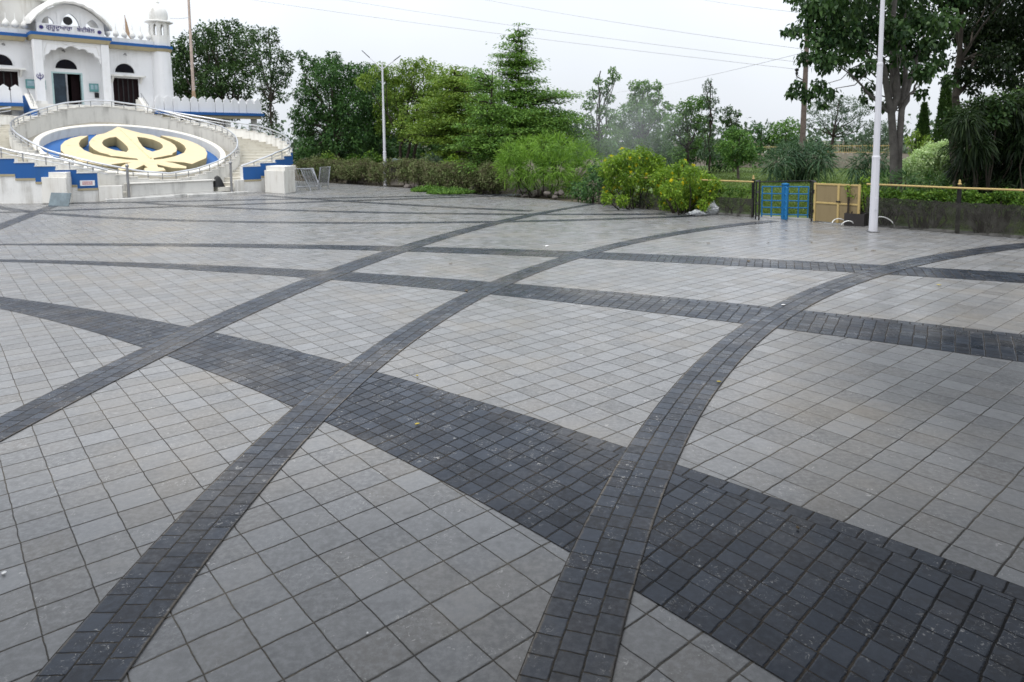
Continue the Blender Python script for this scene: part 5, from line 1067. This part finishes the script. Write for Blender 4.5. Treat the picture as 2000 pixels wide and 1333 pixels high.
heaps = [(612, 349, 'rocks along the kerb nearest the barricades', 5, .30), (655, 353, 'rocks along the kerb below the dry hedge', 6, .32), (700, 360, 'rocks along the kerb left of the far lamp post', 6, .22), (815, 369, 'rocks along the kerb right of the stone block', 4, .25), (945, 379, 'rock heap right of the bright ground cover', 7, .24), (1052, 386, 'rock heap under the feathery bush', 9, .26), (1105, 390.5, 'rocks along the kerb right of the feathery bush', 5, .18)]
for px, py, lab, n, r in heaps:
    c = G(px, py-1.5)
    for k in range(n): q = c+np.array([rnd.uniform(-.75, .75), rnd.uniform(.0, .5), rnd.choice([0, 0, .16])]); rock(q, r*(.6+.6*rnd.random()), .65, 'rock', 'dark angular rock, one of the '+lab, lab)
c = G(705, 358); t_ = thing('broken_wall', c, 'broken stump of pale stone wall left of the far lamp post', 'wall'); b = MB(); vs = []
for k in range(7):
    x0 = -.55+k*.36; h = [.95, .75, .5, .85, .7, .45, .9][k]; b.hexa([c+np.array([x0, .55+.05*rnd.random(), 0]), c+np.array([x0+.355, .5+.05*rnd.random(), 0]), c+np.array([x0+.355, .95, 0]), c+np.array([x0, .95, 0])], [c+np.array([x0+.05, .6, h]), c+np.array([x0+.3, .58, h*(.85+.2*rnd.random())]), c+np.array([x0+.3, .93, h]), c+np.array([x0+.03, .93, h*.95])])
b.build('masonry', M['rockl'], t_)
c = G(776, 364); t_ = thing('stone_block', c, 'squat stone block with a brown metal sheet hung on it, by the far lamp post', 'stone block')
b = MB(); b.hexa([c+np.array(q) for q in ((-.42, .1, 0), (.55, .0, 0), (.6, .75, 0), (-.4, .8, 0))], [c+np.array(q) for q in ((-.40, .14, 1.0), (.42, .06, 1.04), (.5, .7, 1.0), (-.36, .75, .98))]); b.build('block', M['rockl'], t_, bevel=.05)
M['sheet'] = simple('brown_metal_sheet', (.055, .045, .038), .6, .3, 3.)
b = MB(); b.hexa([c+np.array(q) for q in ((-.42, .02, .5), (.16, -.02, .5), (.16, .0, .5), (-.42, .05, .5))], [c+np.array(q) for q in ((-.42, .05, 1.02), (.18, .0, 1.04), (.18, .03, 1.04), (-.42, .08, 1.02))]); b.build('metal_sheet', M['sheet'], t_)
c = G(765, 362); p = c+np.array([.1, .9, 1.0]); t_ = tag(MB().hexa([p+np.array(q) for q in ((-.3, 0, 0), (.35, 0, .1), (.35, .5, .1), (-.3, .5, 0))], [p+np.array(q) for q in ((-.2, 0, .45), (.3, .0, .4), (.3, .5, .4), (-.2, .5, .45))]).build('metal_box', M['slate'], None, bevel=.04), 'grey-blue metal box perched behind the brown-sheeted stone block', 'metal box')
c = at(913, 324, edgeY(913)+1.9); t_ = tag(MB().box(c[0]-.28, c[0]+.28, c[1], c[1]+.03, .7, c[2]+.12).build('board', M['tan'], None), 'small tan board standing behind the dry hedge', 'board')
# plastic sheet bundle and white pipes
t = NT('clear_plastic'); bs = t.bsdf((.62, .64, .66), .18, .6); tr = t.n('ShaderNodeBsdfTransparent'); mx_ = t.n('ShaderNodeMixShader'); mx_.inputs[0].default_value = .68; t.l(tr.outputs[0], mx_.inputs[1]); t.l(bs.outputs[0], mx_.inputs[2]); t.l(mx_.outputs[0], t.out.inputs[0]); M['plastic'] = t.m
def crumple(c, rx, ry, rz, seed):
    import bmesh
    bm = bmesh.new(); bmesh.ops.create_icosphere(bm, subdivisions=4, radius=1); from mathutils import noise
    for v in bm.verts:
        n_ = noise.fractal(v.co*2.2+Vector((seed, 0, 0)), 1., 2., 4); k = 1+.45*n_+.25*abs(noise.noise(v.co*5+Vector((0, seed, 0)))); v.co = Vector((v.co.x*rx*k, v.co.y*ry*k, max(-.02, (v.co.z*.5+.5*k)*rz*(1-.45*abs(v.co.x)))))
    me = bpy.data.meshes.new('plastic_sheet'); bm.to_mesh(me); bm.free(); me.materials.append(M['plastic']); o = bpy.data.objects.new('plastic_sheet', me); o.location = (c[0], c[1], .0); COL.objects.link(o); return o
tag(crumple(G(1392, 420), .19, .16, .40, 3.), 'crumpled clear plastic sheet, taller peaked heap by the fence net', 'plastic sheet'); tag(crumple(G(1362, 422), .27, .16, .18, 9.), 'crumpled clear plastic sheet, flatter heap under the flowering shrub', 'plastic sheet')
M['pvc'] = simple('white_pvc', (.72, .72, .70), .35, .05)
def hoop(c, r, a0, a1, lean, label, n=16):
    pts = [c+np.array([r*math.cos(a), lean*r*math.sin(a), r*.8*math.sin(a)+.015]) for a in np.linspace(a0, a1, n)]; return tag(MB().tube(pts, .014, 6).build('white_hose', M['pvc'], None, 60), label, 'hose')
hoop(G(1336, 415.5), .20, 0, math.pi, .3, 'white hose loop at the left end of the plastic heaps')
hoop(G(1640, 441), .20, 0, math.pi*.9, .4, 'white hose arching in front of the tan gate, left of the planter')
hoop(G(1655, 442), .16, .1, math.pi*.95, -.3, 'smaller white hose loop touching the planter box')
hoop(G(1722, 446.5), .34, .1, 1.7, .3, 'white hose curling from behind the white lamp post')
# ground cover patch and lawn
M['lawn'] = simple('lawn_ground', (.085, .13, .036), .95, .3, .7)
b = MB(); pl_ = [G(*p) for p in ((1200, 392), (1330, 408), (1476, 419), (1590, 426), (1760, 440), (2060, 465), (2060, 336), (1700, 326), (1200, 322))]; b.add([(p[0], p[1], -.03) for p in pl_], [tuple(range(len(pl_)))]); o = b.build('lawn', M['lawn']); o['kind'] = 'structure'
n = 80000; tri = RNG.random((n, 2)); x0 = 1290+tri[:, 0]*720; y0 = 326+tri[:, 1]**1.1*(np.interp(x0, [1290, 1476, 1590, 1760, 2010], [402, 417, 424, 438, 460])-326); P = np.array([G(a, c, -.03) for a, c in zip(x0, y0)]); D = RNG.normal(size=(n, 3))*.5; D[:, 2] = 1.
leaves('lawn_grass', P, D, .13, .03, leaf_mat('grass_blade', (.08, .135, .032), (.125, .195, .045), (.20, .26, .07), .3), None, 'diamond', 0., .2)['kind'] = 'stuff'
n = 9000; a = RNG.random(n)*6.283; r = RNG.random(n)**.5; ct = np.where(RNG.random(n) < .45, 0, 1); cx = np.array([G(842, 373.5), G(882, 378)]); rx = np.array([.95, 1.1]); P = np.c_[cx[ct, 0]+r*np.cos(a)*rx[ct], cx[ct, 1]+r*np.sin(a)*.95, np.abs(RNG.normal(size=n))*.10*(1-r*.6)]
leaves('ground_cover', P, np.c_[RNG.normal(size=(n, 2))*.8, .5+RNG.random(n)], .12, .07, LF['tier'], None, 'diamond', .5, .2)['kind'] = 'stuff'
# inner path behind the turnstile
b = MB(); pl_ = [G(*p) for p in ((1476, 424.5), (1590, 432), (1760, 446), (2050, 470), (2050, 463), (1760, 440), (1590, 426), (1476, 419), (1330, 409), (1330, 414.5))]; b.add([(p[0], p[1], -.02) for p in pl_], [tuple(range(len(pl_)))]); o = b.build('garden_path', M['conc']); o['kind'] = 'structure'
# fallen leaves, scraps
M['fallen'] = simple('yellow_fallen_leaf', (.42, .33, .05), .7, .2); M['brownleaf'] = simple('brown_fallen_leaf', (.10, .07, .035), .8, .2); M['paper'] = simple('white_scrap', (.8, .79, .77), .7, .05)
def flat(px, py, size, mat, name, label, cat, group=None, z=.014):
    c = G(px, py); a = rnd.random()*6.28; pts = [(0, -.5), (.28, -.2), (.3, .1), (.1, .5), (-.2, .3), (-.32, -.1)]; vs = []
    for zz in (0, .004):
        for i, (u, v) in enumerate(pts): x_, y_ = size*(u*math.cos(a)-v*math.sin(a)), size*(u*math.sin(a)+v*math.cos(a)); vs.append((c[0]+x_, c[1]+y_, z+zz+size*.16*abs(u)+.1*size*max(0, v)))
    n_ = len(pts); b = MB(); b.hexa(vs[:n_], vs[n_:]); return tag(b.build(name, M[mat], None), label, cat, group)
flat(815, 832, .045, 'fallen', 'fallen_leaf', 'yellow leaf on the wide charcoal band', 'leaf'); flat(1404, 749, .045, 'fallen', 'fallen_leaf', 'yellow leaf at the edge of the curving narrow band', 'leaf'); flat(815, 737, .04, 'fallen', 'fallen_leaf', 'yellow leaf on the grey pavers just above the wide band', 'leaf')
flat(1558, 1036, .03, 'brownleaf', 'fallen_leaf', 'tiny olive leaf in a joint of the wide charcoal band', 'leaf'); flat(1834, 559, .08, 'fallen', 'fallen_leaf', 'yellow leaf on the grey pavers below the far right band', 'leaf')
flat(8, 1123, .035, 'paper', 'paper_scrap', 'white scrap near the left photo edge', 'scrap', z=.008); flat(1530, 598, .07, 'paper', 'paper_scrap', 'white scrap where two bands cross at the right', 'scrap'); flat(718, 1241, .016, 'paper', 'paper_scrap', 'tiny white chip on a near grey paver', 'scrap', z=.008); flat(1068, 482, .12, 'paper', 'paper_scrap', 'white scrap on the far pavers', 'scrap', z=.008)
for k, (px, py) in enumerate(((1345, 435), (1477, 450), (1535, 452), (1585, 475), (1672, 488), (1706, 491), (911, 570), (1462, 512), (880, 517), (1500, 475), (1383, 477))):
    flat(px, py, .07+.04*rnd.random(), 'brownleaf', 'fallen_leaf', 'small brown leaf, one of those strewn over the far pavers', 'leaf', 'brown leaves strewn over the far pavers')
# drifting smoke over the hazy tree
sm = bpy.data.materials.new('smoke'); sm.use_nodes = True; nt = sm.node_tree; nt.nodes.clear(); ou = nt.nodes.new('ShaderNodeOutputMaterial'); pv = nt.nodes.new('ShaderNodeVolumePrincipled'); nt.links.new(pv.outputs[0], ou.inputs['Volume'])
tc = nt.nodes.new('ShaderNodeTexCoord'); vl = nt.nodes.new('ShaderNodeVectorMath'); vl.operation = 'LENGTH'; nt.links.new(tc.outputs['Object'], vl.inputs[0])
r1 = nt.nodes.new('ShaderNodeMapRange'); r1.interpolation_type = 'SMOOTHSTEP'; nt.links.new(vl.outputs['Value'], r1.inputs[0]); r1.inputs[1].default_value = .15; r1.inputs[2].default_value = .98; r1.inputs[3].default_value = 1; r1.inputs[4].default_value = 0
nz = nt.nodes.new('ShaderNodeTexNoise'); nz.inputs['Scale'].default_value = 1.6; nz.inputs['Detail'].default_value = 2; nt.links.new(tc.outputs['Object'], nz.inputs['Vector'])
r2 = nt.nodes.new('ShaderNodeMapRange'); nt.links.new(nz.outputs[0], r2.inputs[0]); r2.inputs[1].default_value = .3; r2.inputs[2].default_value = .7; r2.inputs[3].default_value = .25; r2.inputs[4].default_value = 1.1
m1 = nt.nodes.new('ShaderNodeMath'); m1.operation = 'MULTIPLY'; nt.links.new(r1.outputs[0], m1.inputs[0]); nt.links.new(r2.outputs[0], m1.inputs[1]); m2 = nt.nodes.new('ShaderNodeMath'); m2.operation = 'MULTIPLY'; nt.links.new(m1.outputs[0], m2.inputs[0]); m2.inputs[1].default_value = .095
nt.links.new(m2.outputs[0], pv.inputs['Density']); pv.inputs['Color'].default_value = (.9, .93, .97, 1); pv.inputs['Anisotropy'].default_value = .2
import bmesh
bm = bmesh.new(); bmesh.ops.create_icosphere(bm, subdivisions=3, radius=1); me = bpy.data.meshes.new('smoke'); bm.to_mesh(me); bm.free(); me.materials.append(sm)
o = bpy.data.objects.new('smoke', me); c = at(1228, 252, 36.5); o.location = c; o.scale = (4.2, 3.0, 3.4); COL.objects.link(o); o['kind'] = 'stuff'
# ------------------------------------------------------------------ unseen porch behind and above the viewer, added to shade the near paving
M['porch'] = simple('shade_porch_plaster', (.22, .215, .21), .9, .15)
t_ = thing('added_shade_porch', (3, -4, 0), 'added unseen flat roof behind the viewpoint, shading the near paving', 'porch')
b = MB(); b.box(-9, 16, -9, 3.1, 3.75, 4.1); b.box(2.1, 16, 3.1, 6.6, 3.75, 4.1); b.build('added_roof_slab', M['porch'], t_)
b = MB(); b.box(-9, 16, -9, -8.7, 0, 3.747); b.build('added_back_wall', M['porch'], t_)
b = MB(); b.box(15.7, 16, -8.697, 6.6, 0, 3.747); b.build('added_side_wall', M['porch'], t_)
for x in (-8.6, -4.6, 5.2, 9.6): b = MB(); b.box(x-.2, x+.2, -.5, -.1, 0, 3.747); b.build('column', M['porch'], t_)
for o in bpy.data.objects:
    if 'org' in o: del o['org']
